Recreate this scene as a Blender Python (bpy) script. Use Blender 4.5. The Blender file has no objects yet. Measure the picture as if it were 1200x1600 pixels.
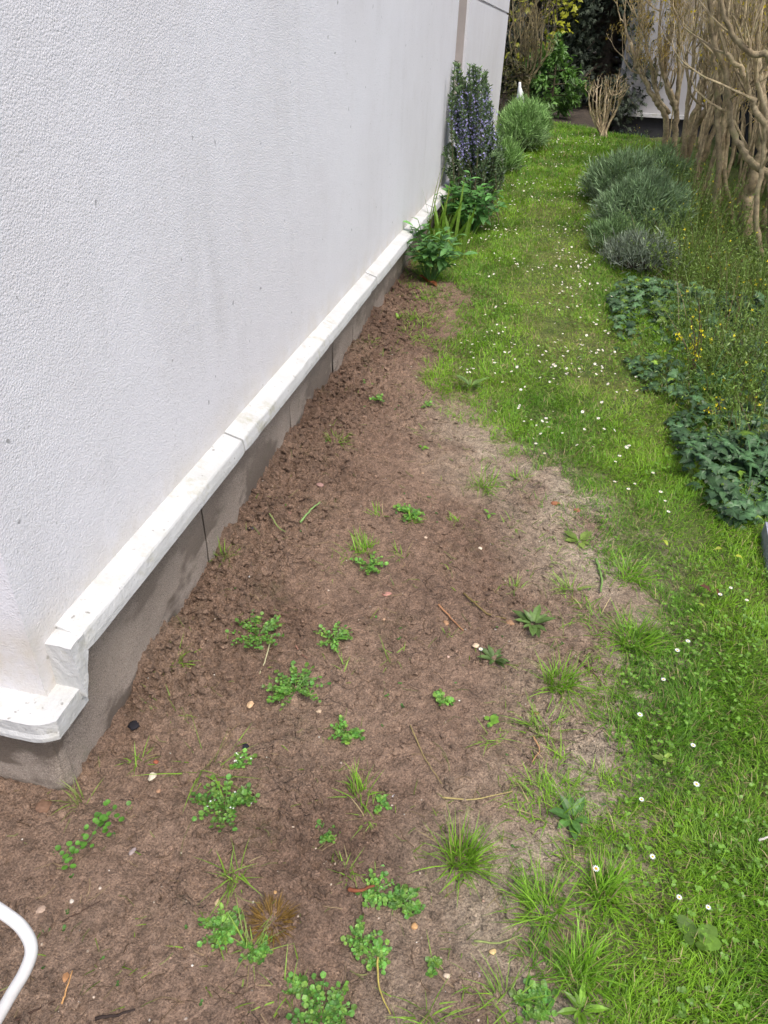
import bpy, math, random
import numpy as np
from mathutils import Vector

# ------------------------------------------------------------------ camera, world, sun, exposure
scene = bpy.context.scene
COL = scene.collection
FPX, PITCH, ROLL, YAW = 1150.0, math.radians(34.0), math.radians(2.36), math.radians(11.5)
CAM = np.array([0.9116, 0.0, 1.55])
fw = np.array([-math.sin(YAW)*math.cos(PITCH), math.cos(YAW)*math.cos(PITCH), -math.sin(PITCH)])
rt0 = np.array([math.cos(YAW), math.sin(YAW), 0.0])
up0 = np.cross(rt0, fw)
rt = rt0*math.cos(ROLL) + up0*math.sin(ROLL)
up = up0*math.cos(ROLL) - rt0*math.sin(ROLL)
cam_data = bpy.data.cameras.new('camera')
cam = bpy.data.objects.new('camera', cam_data)
COL.objects.link(cam)
from mathutils import Matrix
cam.matrix_world = Matrix(((rt[0], up[0], -fw[0], CAM[0]), (rt[1], up[1], -fw[1], CAM[1]),
                           (rt[2], up[2], -fw[2], CAM[2]), (0, 0, 0, 1)))
cam_data.sensor_fit = 'VERTICAL'
cam_data.sensor_height = 24.0
cam_data.lens = FPX/1600*24.0
cam_data.clip_start = 0.05
cam_data.clip_end = 500
scene.camera = cam

SUN_EL, SUN_AZ = math.radians(62), math.radians(138)      # azimuth from north (+Y) clockwise: from +X, a little behind the camera
world = bpy.data.worlds.new('World'); scene.world = world; world.use_nodes = True
wn = world.node_tree.nodes; wl = world.node_tree.links
for n in list(wn): wn.remove(n)
sky = wn.new('ShaderNodeTexSky'); sky.sky_type = 'NISHITA'; sky.sun_disc = False
sky.sun_elevation = SUN_EL; sky.sun_rotation = SUN_AZ
sky.air_density = 1.0; sky.dust_density = 4.0; sky.ozone_density = 1.0
bg = wn.new('ShaderNodeBackground'); bg.inputs['Strength'].default_value = 0.125
wo = wn.new('ShaderNodeOutputWorld')
wl.new(sky.outputs[0], bg.inputs['Color']); wl.new(bg.outputs[0], wo.inputs['Surface'])
sl = bpy.data.lights.new('sun', 'SUN'); sl.energy = 1.5; sl.angle = math.radians(28); sl.color = (1.0, 0.965, 0.92)
sun = bpy.data.objects.new('sun', sl); COL.objects.link(sun)
sd = Vector((math.sin(SUN_AZ)*math.cos(SUN_EL), math.cos(SUN_AZ)*math.cos(SUN_EL), math.sin(SUN_EL)))
sun.rotation_euler = sd.to_track_quat('Z', 'Y').to_euler(); sun.location = (4, -2, 8)
vs = scene.view_settings
scene.display_settings.display_device = 'sRGB'
vs.view_transform = 'Standard'; vs.look = 'None'; vs.exposure = 0.90; vs.gamma = 1.0
vs.use_curve_mapping = False
scene.render.engine = 'CYCLES'
scene.cycles.max_bounces = 6
scene.cycles.transparent_max_bounces = 8

# ------------------------------------------------------------------ numeric helpers
R = np.random.default_rng(7)
random.seed(7)

def vnoise(x, y, seed=0):
    x = np.asarray(x, float); y = np.asarray(y, float)
    xi = np.floor(x).astype(np.int64); yi = np.floor(y).astype(np.int64)
    fx = x-xi; fy = y-yi
    fx = fx*fx*(3-2*fx); fy = fy*fy*(3-2*fy)
    def h(a, b):
        v = (a*374761393 + b*668265263 + seed*1442695041) & 0xFFFFFFFF
        v = ((v ^ (v >> 13))*1274126177) & 0xFFFFFFFF
        v = v ^ (v >> 16)
        return (v & 0xFFFF)/65535.0
    return (h(xi, yi)*(1-fx)+h(xi+1, yi)*fx)*(1-fy) + (h(xi, yi+1)*(1-fx)+h(xi+1, yi+1)*fx)*fy

def fbm(x, y, sc, octv=4, seed=0, gain=0.5):
    s = 0; a = 1; t = 0
    for o in range(octv):
        s = s + a*(vnoise(np.asarray(x)*sc, np.asarray(y)*sc, seed+o*17)-0.5); t += a
        a *= gain; sc *= 2.03
    return s/t*2      # about -1..1

_py = np.array([-60, -3, 0.0, 0.9, 1.3, 3, 4.4, 6, 8, 10, 13, 20, 60])
_pz = np.array([-0.1, -0.06, -0.01, 0.0, 0.045, 0.125, 0.15, 0.21, 0.285, 0.34, 0.39, 0.45, 0.5])
_fy = np.linspace(-60, 60, 12001)
_fz = np.interp(_fy, _py, _pz)
_k = np.ones(61)/61
_fz = np.convolve(np.pad(_fz, 30, mode='edge'), _k, 'valid')
def terrain(x, y):
    x = np.asarray(x, float); y = np.asarray(y, float)
    z = np.interp(y, _fy, _fz)
    z = z + 0.018*fbm(x, y, 1.6, 2, 5)*np.clip((y-1.0)/2, 0.25, 1)
    z = z + 0.10*np.clip((x-1.9)/1.2, 0, 1)
    u = np.clip((y-11.0)/1.1, 0, 1); v = np.clip((x-1.25)/.5, 0, 1)          # the neighbour's plot lies lower
    z = z - 0.55*u*u*(3-2*u)*v*v*(3-2*v)
    return z

def ray(px, py):
    d = fw*FPX + rt*(px-600) - up*(py-800)
    return d/np.linalg.norm(d)
def gp(px, py):
    """point of the ground seen at this place of the photograph"""
    d = ray(px, py); z = 0.1
    for i in range(40):
        t = (z-CAM[2])/d[2]; P = CAM+d*t
        z = 0.5*z + 0.5*float(terrain(P[0], P[1]))
    return np.array([P[0], P[1], float(terrain(P[0], P[1]))])
def atY(px, py, Y):
    d = ray(px, py); return CAM + d*((Y-CAM[1])/d[1])
def atX(px, py, X):
    d = ray(px, py); return CAM + d*((X-CAM[0])/d[0])
def mpp(P):
    """metres per photograph pixel at P"""
    return float((np.asarray(P)-CAM) @ fw)/FPX

# ------------------------------------------------------------------ bed outline
_bed_px = [(640, 448), (700, 446), (722, 462), (716, 490), (690, 525), (694, 590), (722, 640), (768, 690), (805, 722), (860, 742),
           (905, 785), (945, 842), (975, 900), (990, 960), (988, 1010), (990, 1090), (992, 1170), (972, 1230), (950, 1285), (925, 1330),
           (880, 1385), (862, 1450), (868, 1520), (862, 1600)]
_bp = [tuple(gp(*p)[:2]) for p in _bed_px]
BED = np.array([(-.3, 5.35)] + _bp + [(1.12, 0.3), (1.05, -2.0), (-4.0, -2.0), (-4.0, 1.2), (-.3, 1.2)])
def bed_sd(x, y):
    """signed distance to the bed outline, negative inside"""
    x = np.asarray(x, float); y = np.asarray(y, float)
    d2 = np.full(x.shape, 1e9); ins = np.zeros(x.shape, bool)
    n = len(BED)
    for i in range(n):
        ax, ay = BED[i]; bx, by = BED[(i+1) % n]
        ex, ey = bx-ax, by-ay
        t = np.clip(((x-ax)*ex+(y-ay)*ey)/(ex*ex+ey*ey+1e-12), 0, 1)
        d2 = np.minimum(d2, (x-ax-t*ex)**2+(y-ay-t*ey)**2)
        c = (ay > y) != (by > y)
        with np.errstate(divide='ignore', invalid='ignore'):
            xin = ax+(y-ay)*ex/(ey if ey != 0 else 1e-12)
        ins ^= c & (x < xin)
    d = np.sqrt(d2)
    return np.where(ins, -d, d)
def bed_n(x, y):
    return bed_sd(x, y) + 0.15*fbm(x, y, 6, 3, 31) + 0.07*fbm(x, y, 30, 2, 8)
def soil_z(x, y):
    z0 = terrain(x, y)
    edge = np.clip(.12-bed_sd(x, y)/.22, 0.12, 1)
    z = 0.012*fbm(x, y, 5, 3, 41) + 0.006*fbm(x, y, 22, 3, 42)
    clod = np.clip(1-(np.abs(x-0.1)/0.34), 0, 1)*(np.asarray(y) > 1.15)
    rough = np.clip(.30+1.3*fbm(x, y, 2.7, 3, 47), 0.05, 1.2)
    z = z + (0.017*rough+0.040*clod)*(np.abs(fbm(x, y, 40, 3, 43, 0.7))-.15) + (.006+.010*rough+.008*clod)*fbm(x, y, 90, 2, 48)
    pit = np.clip(fbm(x, y, 3.3, 2, 60)-0.10, 0, 1)
    z = z - 0.045*pit*np.abs(fbm(x, y, 24, 3, 61))
    bank = .030*np.exp(-np.clip(x, 0, 9)/.055)*np.clip(.6+1.5*fbm(x, y, 11, 3, 65), 0, 1.6)*(np.asarray(y) > .95)*(np.asarray(x) > -.01)
    return z0+z*edge+bank
# ------------------------------------------------------------------ mesh helpers
def srgb(r, g, b):
    f = lambda c: (c/255/12.92) if c/255 <= 0.04045 else ((c/255+0.055)/1.055)**2.4
    return np.array([f(r), f(g), f(b)])

class MB:
    """collects vertices, faces and one colour per vertex; build() links them as ONE mesh object"""
    def __init__(self): self.v = []; self.c = []; self.f3 = []; self.f4 = []; self.n = 0
    def add(self, V, F, c=None):
        V = np.asarray(V, float).reshape(-1, 3); F = np.asarray(F, np.int64)
        self.v.append(V)
        if c is None: c = (0.5, 0.5, 0.5)
        c = np.asarray(c, float)
        if c.ndim == 1: c = np.tile(c, (len(V), 1))
        self.c.append(c)
        if F.size: (self.f3 if F.shape[1] == 3 else self.f4).append(F+self.n)
        self.n += len(V)
    def build(self, name, mat, parent=None, smooth=False, loc=None):
        me = bpy.data.meshes.new(name)
        V = np.concatenate(self.v); C_ = np.concatenate(self.c)
        if loc is not None: V = V-np.asarray(loc)
        f3 = np.concatenate(self.f3) if self.f3 else np.zeros((0, 3), np.int64)
        f4 = np.concatenate(self.f4) if self.f4 else np.zeros((0, 4), np.int64)
        me.vertices.add(len(V)); me.vertices.foreach_set('co', V.astype(np.float32).ravel())
        me.loops.add(f3.size+f4.size)
        me.loops.foreach_set('vertex_index', np.concatenate([f3.ravel(), f4.ravel()]).astype(np.int32))
        me.polygons.add(len(f3)+len(f4))
        st = np.concatenate([np.arange(len(f3))*3, f3.size+np.arange(len(f4))*4]).astype(np.int32)
        me.polygons.foreach_set('loop_start', st)
        me.polygons.foreach_set('use_smooth', np.full(len(st), bool(smooth)))
        at = me.color_attributes.new('col', 'FLOAT_COLOR', 'POINT')
        at.data.foreach_set('color', np.concatenate([C_, np.ones((len(C_), 1))], 1).astype(np.float32).ravel())
        me.update(calc_edges=True); me.validate()
        me.materials.append(mat)
        o = bpy.data.objects.new(name, me); COL.objects.link(o)
        if loc is not None and parent is None: o.location = loc
        if parent is not None: o.parent = parent
        return o

def thing(name, label, cat, loc=(0, 0, 0), group=None):
    o = bpy.data.objects.new(name, None); o.empty_display_size = 0.05; COL.objects.link(o)
    o.location = [float(a) for a in loc]; o['label'] = label; o['category'] = cat
    if group: o['group'] = group
    return o
def tag(o, label=None, cat=None, group=None, kind=None):
    for k, v in (('label', label), ('category', cat), ('group', group), ('kind', kind)):
        if v: o[k] = v
    return o
def stuff(o): o['kind'] = 'stuff'; return o

def blades(mb, P, L, W, az, lean, curl, col, nseg=3, tipcol=None, flat=None):
    P = np.asarray(P, float); N = len(P)
    if N == 0: return
    L = np.broadcast_to(L, N).astype(float); W = np.broadcast_to(W, N).astype(float)
    az = np.broadcast_to(az, N); lean = np.broadcast_to(lean, N); curl = np.broadcast_to(curl, N)
    col = np.broadcast_to(np.asarray(col, float), (N, 3))
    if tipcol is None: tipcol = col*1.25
    tipcol = np.broadcast_to(np.asarray(tipcol, float), (N, 3))
    D = np.stack([np.cos(az), np.sin(az), np.zeros(N)], 1)
    tw = az+math.pi/2+R.uniform(-0.7, 0.7, N)
    S = np.stack([np.cos(tw), np.sin(tw), R.uniform(-.2, .2, N)], 1)
    cur = P.copy(); VS = []; CS = []
    for i in range(nseg+1):
        t = i/nseg
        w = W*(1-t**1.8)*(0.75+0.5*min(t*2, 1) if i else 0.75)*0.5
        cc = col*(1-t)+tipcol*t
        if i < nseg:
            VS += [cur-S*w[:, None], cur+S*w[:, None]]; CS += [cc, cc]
        else:
            VS += [cur]; CS += [cc]
        ang = lean+curl*(i+0.5)/nseg
        cur = cur + (L/nseg)[:, None]*(D*np.sin(ang)[:, None]+np.array([0, 0, 1.])*np.cos(ang)[:, None])
    k = 2*nseg+1
    V = np.stack(VS, 1).reshape(-1, 3); C_ = np.stack(CS, 1).reshape(-1, 3)
    base = (np.arange(N)*k)[:, None]
    tri = base+np.array([[2*nseg-2, 2*nseg-1, 2*nseg]])
    n0 = mb.n
    if nseg > 1:
        q = np.concatenate([base+np.array([[2*i, 2*i+1, 2*i+3, 2*i+2]]) for i in range(nseg-1)])
        mb.f4.append(q+n0)
    mb.add(V, tri, C_)

def unit(a): return a/np.maximum(np.linalg.norm(a, axis=-1, keepdims=True), 1e-9)
def frames(d, nrm):
    """X along d, Z near nrm"""
    X = unit(d); Y = unit(np.cross(nrm, X)); Z = np.cross(X, Y); return X, Y, Z
def place(mb, tpl, O, X, Y, Z, sc, col, tcol=None):
    TV, TF = tpl; N = len(O)
    if N == 0: return
    sc = np.broadcast_to(sc, N).astype(float)
    V = O[:, None, :] + sc[:, None, None]*(TV[None, :, 0:1]*X[:, None, :]+TV[None, :, 1:2]*Y[:, None, :]+TV[None, :, 2:3]*Z[:, None, :])
    col = np.broadcast_to(np.asarray(col, float), (N, 3))
    Cc = np.repeat(col[:, None, :], len(TV), 1)
    if tcol is not None: Cc = Cc*np.asarray(tcol)[None, :, None]
    F = (TF[None]+(np.arange(N)*len(TV))[:, None, None]).reshape(-1, TF.shape[1])
    mb.add(V.reshape(-1, 3), F, Cc.reshape(-1, 3))

def fan(outline, centre, zc=0.0, zo=None):
    o = np.asarray(outline, float); n = len(o)
    V = np.zeros((n+1, 3)); V[0, :2] = centre; V[0, 2] = zc; V[1:, :2] = o
    if zo is not None: V[1:, 2] = zo
    F = np.array([[0, 1+i, 1+(i+1) % n] for i in range(n)])
    return V, F
# leaf templates, length 1 along +X
T_OVAL = (np.array([[0, 0, 0], [.3, .17, .05], [.3, 0, 0], [.3, -.17, .05], [.65, .16, .03], [.65, 0, -.02], [.65, -.16, .03], [1, 0, -.10]]),
          np.array([[0, 2, 1], [0, 3, 2], [1, 2, 5], [1, 5, 4], [2, 3, 6], [2, 6, 5], [4, 5, 7], [5, 6, 7]]))
_a = np.linspace(0, 2*np.pi, 8, endpoint=False)
T_ROUND = fan(np.stack([.5+.5*np.cos(_a), .46*np.sin(_a)*(1+.12*np.cos(3*_a))], 1), (.5, 0), -.06, .03*np.cos(2*_a))
_iv = [(-.05, 0), (-.18, .22), (-.06, .44), (.18, .38), (.34, .50), (.44, .26), (.70, .16), (.98, 0),
       (.70, -.16), (.44, -.26), (.34, -.50), (.18, -.38), (-.06, -.44), (-.18, -.22)]
T_IVY = fan(_iv, (.25, 0), .05, [0, -.03, -.08, 0, -.07, .02, 0, -.12, 0, .02, -.07, 0, -.08, -.03])
T_MAPLE = fan([(0, 0), (-.1, .3), (.2, .28), (.35, .55), (.5, .25), (1, 0), (.5, -.25), (.35, -.55), (.2, -.28), (-.1, -.3)], (.3, 0), .04,
              [0, -.05, 0, -.1, 0, -.15, 0, -.1, 0, -.05])
_lb = np.linspace(0, 2*np.pi, 12, endpoint=False)
T_LOBE = fan(np.stack([.52+.46*np.cos(_lb)*(1+.16*np.cos(3*_lb)), .44*np.sin(_lb)*(1-.20*np.cos(3*_lb+.4))], 1), (.45, 0), -.08, .05*np.cos(3*_lb))
T_FROND = (np.array([[0, 0, 0], [.35, .05, .02], [.30, .34, -.05], [.55, .08, .02], [.6, .32, -.08], [1, 0, -.12], [.6, -.32, -.08], [.55, -.08, .02], [.30, -.34, -.05], [.35, -.05, .02]]),
           np.array([[0, 1, 2], [1, 3, 4], [3, 5, 7], [7, 6, 9], [9, 8, 0], [0, 9, 1], [1, 9, 7], [1, 7, 3]]))
T_CARD = (np.array([[0, -.12, 0], [0, .12, 0], [.6, .14, .03], [1, 0, 0], [.6, -.14, .03]]), np.array([[0, 1, 2], [0, 2, 4], [4, 2, 3]]))
def star(n, r0, r1, z0=0., z1=0.):
    a = np.linspace(0, 2*np.pi, 2*n, endpoint=False); r = np.where(np.arange(2*n) % 2 == 0, r1, r0)
    return fan(np.stack([r*np.cos(a), r*np.sin(a)], 1), (0, 0), z0, np.where(np.arange(2*n) % 2 == 0, z1, (z0+z1)/2))
T_FLOWER = star(4, .18, .5, -.1, .08)

def tube_geo(poly, rad, sides=6):
    poly = np.asarray(poly, float); n = len(poly); rad = np.broadcast_to(rad, n)
    T = np.gradient(poly, axis=0); T = unit(T)
    ref = np.where(np.abs(T[:, 2:3]) > 0.95, np.array([[1., 0, 0]]), np.array([[0, 0, 1.]]))
    ref = np.broadcast_to(ref[n//2], T.shape)
    A = unit(np.cross(T, ref)); B = np.cross(T, A)
    a = np.linspace(0, 2*np.pi, sides, endpoint=False)
    V = poly[:, None, :] + rad[:, None, None]*(np.cos(a)[None, :, None]*A[:, None, :]+np.sin(a)[None, :, None]*B[:, None, :])
    F = []
    for i in range(n-1):
        for j in range(sides):
            F.append((i*sides+j, i*sides+(j+1) % sides, (i+1)*sides+(j+1) % sides, (i+1)*sides+j))
    return V.reshape(-1, 3), np.array(F)
def add_tube(mb, poly, rad, sides=6, col=(.5, .5, .5)):
    V, F = tube_geo(poly, rad, sides); mb.add(V, F, col)
    n = len(poly); k0 = mb.n-len(V)
    capf = np.array([[k0, k0+i+1, k0+i] for i in range(1, sides-1)] + [[k0+(n-1)*sides, k0+(n-1)*sides+i, k0+(n-1)*sides+i+1] for i in range(1, sides-1)])
    mb.f3.append(capf)
def catmull(pts, m=5):
    p = np.asarray(pts, float); p = np.vstack([2*p[0]-p[1], p, 2*p[-1]-p[-2]]); out = []
    for i in range(1, len(p)-2):
        for t in np.linspace(0, 1, m, endpoint=False):
            out.append(.5*((2*p[i])+(p[i+1]-p[i-1])*t+(2*p[i-1]-5*p[i]+4*p[i+1]-p[i+2])*t*t+(-p[i-1]+3*p[i]-3*p[i+1]+p[i+2])*t**3))
    out.append(p[-2]); return np.array(out)

def box(mb, a, b, col=(.5, .5, .5)):
    x0, y0, z0 = a; x1, y1, z1 = b
    V = [(x0, y0, z0), (x1, y0, z0), (x1, y1, z0), (x0, y1, z0), (x0, y0, z1), (x1, y0, z1), (x1, y1, z1), (x0, y1, z1)]
    mb.add(V, [(0, 3, 2, 1), (4, 5, 6, 7), (0, 1, 5, 4), (1, 2, 6, 5), (2, 3, 7, 6), (3, 0, 4, 7)], col)
def grid(mb, xs, ys, zf, colf=None, keep=None):
    X, Y = np.meshgrid(xs, ys); Z = zf(X, Y)
    nx, ny = len(xs), len(ys)
    idx = np.arange(nx*ny).reshape(ny, nx)
    F = np.stack([idx[:-1, :-1], idx[:-1, 1:], idx[1:, 1:], idx[1:, :-1]], -1).reshape(-1, 4)
    if keep is not None:
        K = keep(X, Y); k4 = (K[:-1, :-1] | K[:-1, 1:] | K[1:, 1:] | K[1:, :-1]).reshape(-1); F = F[k4]
        used = np.zeros(nx*ny, bool); used[F.ravel()] = True; mp = np.cumsum(used)-1; F = mp[F]
    else: used = np.ones(nx*ny, bool)
    V = np.stack([X, Y, Z], -1).reshape(-1, 3)[used]
    c = None
    if colf is not None: c = colf(X, Y).reshape(-1, 3)[used]
    mb.add(V, F, c)

# ------------------------------------------------------------------ materials
def newmat(name):
    m = bpy.data.materials.new(name); m.use_nodes = True
    nt = m.node_tree; b = nt.nodes['Principled BSDF']; return m, nt, b
def N(nt, t, **kw):
    n = nt.nodes.new(t)
    for k, v in kw.items(): setattr(n, k, v)
    return n
def noise(nt, co, scale, detail=4, rough=.6):
    n = N(nt, 'ShaderNodeTexNoise'); n.inputs['Scale'].default_value = scale; n.inputs['Detail'].default_value = detail
    n.inputs['Roughness'].default_value = rough; nt.links.new(co, n.inputs['Vector']); return n.outputs['Fac']
def ramp(nt, fac, stops):
    r = N(nt, 'ShaderNodeValToRGB'); nt.links.new(fac, r.inputs['Fac']); e = r.color_ramp.elements
    while len(e) < len(stops): e.new(0.5)
    for el, (p, c) in zip(e, stops):
        el.position = p; el.color = tuple(c)+(1,) if len(c) == 3 else c
    return r.outputs['Color']
def mixc(nt, fac, a, b, mode='MIX'):
    m = N(nt, 'ShaderNodeMix', data_type='RGBA', blend_type=mode)
    for s, v in ((0, fac), (6, a), (7, b)):
        if hasattr(v, 'links'): nt.links.new(v, m.inputs[s])
        else: m.inputs[s].default_value = v if not isinstance(v, (tuple, list, np.ndarray)) else tuple(v)+(1,)
    return m.outputs[2]
def math_(nt, op, a, b=None):
    m = N(nt, 'ShaderNodeMath', operation=op)
    for i, v in enumerate((a, b)):
        if v is None: continue
        if hasattr(v, 'links'): nt.links.new(v, m.inputs[i])
        else: m.inputs[i].default_value = v
    return m.outputs[0]
def bump(nt, b, h, dist, strength=1.0):
    n = N(nt, 'ShaderNodeBump'); n.inputs['Distance'].default_value = dist; n.inputs['Strength'].default_value = strength
    nt.links.new(h, n.inputs['Height']); nt.links.new(n.outputs[0], b.inputs['Normal'])
def coords(nt, scale=(1, 1, 1)):
    tc = N(nt, 'ShaderNodeTexCoord'); mp = N(nt, 'ShaderNodeMapping'); mp.inputs['Scale'].default_value = scale
    nt.links.new(tc.outputs['Object'], mp.inputs['Vector']); return mp.outputs['Vector']
G3 = lambda v: (v, v, v)

def m_wall():
    m, nt, b = newmat('white_roughcast_render')
    co = coords(nt)
    big = noise(nt, co, 1.1, 5)
    c = ramp(nt, big, [(.3, (.665, .65, .67)), (.62, (.725, .715, .745))])
    st = noise(nt, coords(nt, (6, 6, .55)), 1.0, 5, .65)           # rain streaks
    patch = noise(nt, co, 1.7, 3)
    k = math_(nt, 'MULTIPLY', ramp(nt, st, [(.50, G3(0)), (.72, G3(1))]), ramp(nt, patch, [(.44, G3(0)), (.66, G3(1))]))
    c = mixc(nt, math_(nt, 'MULTIPLY', k, .19), c, (.40, .385, .375))
    sp = noise(nt, co, 120, 2, .5)
    c = mixc(nt, math_(nt, 'MULTIPLY', ramp(nt, sp, [(.60, G3(0)), (.72, G3(1))]), ramp(nt, st, [(.35, G3(.12)), (.7, G3(.75))])), c, (.40, .39, .38))
    sp2 = noise(nt, co, 30, 1, .5)
    c = mixc(nt, math_(nt, 'MULTIPLY', ramp(nt, noise(nt, co, 6.5, 5, .65), [(.55, G3(0)), (.8, G3(1))]), .22), c, (.50, .47, .45))
    c = mixc(nt, math_(nt, 'MULTIPLY', ramp(nt, sp2, [(.755, G3(0)), (.79, G3(1))]), .7), c, (.22, .22, .22))
    # warm dirty band where splash water reaches just above the ledge
    sx = N(nt, 'ShaderNodeSeparateXYZ'); nt.links.new(co, sx.inputs[0])
    zf = N(nt, 'ShaderNodeMapRange'); zf.inputs[1].default_value = .43; zf.inputs[2].default_value = .62; zf.inputs[3].default_value = 1; zf.inputs[4].default_value = 0
    nt.links.new(sx.outputs[2], zf.inputs[0])
    w = math_(nt, 'MULTIPLY', math_(nt, 'POWER', zf.outputs[0], 2.2), ramp(nt, noise(nt, co, 9, 4), [(.3, G3(.15)), (.7, G3(.8))]))
    c = mixc(nt, w, c, (.55, .48, .36))
    nt.links.new(c, b.inputs['Base Color']); b.inputs['Roughness'].default_value = .9
    b.inputs['Specular IOR Level'].default_value = .2
    vo = N(nt, 'ShaderNodeTexVoronoi'); vo.inputs['Scale'].default_value = 190; nt.links.new(co, vo.inputs['Vector'])
    wob = noise(nt, co, 270, 3, .6)
    h = math_(nt, 'ADD', math_(nt, 'MULTIPLY', math_(nt, 'SUBTRACT', 1.0, vo.outputs['Distance']), math_(nt, 'MULTIPLY', noise(nt, co, 24, 4, .7), 1.5)), math_(nt, 'MULTIPLY', wob, 1.5))
    h = math_(nt, 'ADD', h, math_(nt, 'MULTIPLY', noise(nt, co, 14, 5, .6), 2.0))
    bump(nt, b, h, .0022, .55)
    return m
def m_ledge():
    m, nt, b = newmat('weathered_white_concrete'); co = coords(nt)
    c = ramp(nt, noise(nt, co, 7, 5), [(.3, (.46, .46, .445)), (.6, (.535, .535, .53))])
    li = math_(nt, 'MULTIPLY', ramp(nt, noise(nt, co, 16, 6, .7), [(.52, G3(0)), (.66, G3(1))]), ramp(nt, noise(nt, co, 2.3, 3), [(.42, G3(0)), (.58, G3(1))]))
    c = mixc(nt, math_(nt, 'MULTIPLY', li, .55), c, (.32, .30, .18))
    c = mixc(nt, ramp(nt, noise(nt, co, 60, 2, .5), [(.68, G3(0)), (.75, G3(.8))]), c, (.18, .17, .15))
    c = mixc(nt, math_(nt, 'MULTIPLY', ramp(nt, noise(nt, co, 30, 6, .8), [(.5, G3(0)), (.8, G3(.6))]), .5), c, (.45, .43, .38))
    nt.links.new(c, b.inputs['Base Color']); b.inputs['Roughness'].default_value = .85
    h = math_(nt, 'ADD', noise(nt, co, 25, 6, .7), math_(nt, 'MULTIPLY', noise(nt, co, 120, 3), .4))
    bump(nt, b, h, .008, .6); return m
def m_plinth():
    m, nt, b = newmat('grainy_cement_plinth'); co = coords(nt)
    c = ramp(nt, noise(nt, co, 4, 5), [(.3, (.225, .180, .145)), (.65, (.335, .275, .225))])
    c = mixc(nt, ramp(nt, noise(nt, co, 330, 2, .5), [(.45, G3(0)), (.66, G3(.85))]), c, (.47, .40, .33))
    c = mixc(nt, ramp(nt, noise(nt, co, 190, 2, .6), [(.30, G3(.8)), (.42, G3(0))]), c, (.12, .095, .075))
    damp = ramp(nt, noise(nt, coords(nt, (2.2, 2.2, 4.5)), 1, 4), [(.47, G3(0)), (.53, G3(1))])
    sx = N(nt, 'ShaderNodeSeparateXYZ'); nt.links.new(co, sx.inputs[0])
    zf = N(nt, 'ShaderNodeMapRange'); zf.inputs[1].default_value = .14; zf.inputs[2].default_value = .36; zf.inputs[3].default_value = 1; zf.inputs[4].default_value = 0
    nt.links.new(sx.outputs[2], zf.inputs[0])
    c = mixc(nt, math_(nt, 'MULTIPLY', math_(nt, 'MULTIPLY', damp, zf.outputs[0]), .85), c, (.115, .088, .066))
    c = mixc(nt, math_(nt, 'MULTIPLY', ramp(nt, noise(nt, co, 12, 5, .7), [(.56, G3(0)), (.72, G3(1))]), .35), c, (.13, .14, .08))
    nt.links.new(c, b.inputs['Base Color']); b.inputs['Roughness'].default_value = .92
    h = math_(nt, 'ADD', noise(nt, co, 260, 3, .6), math_(nt, 'MULTIPLY', noise(nt, co, 18, 4), 1.2))
    bump(nt, b, h, .005, .8); return m
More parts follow.
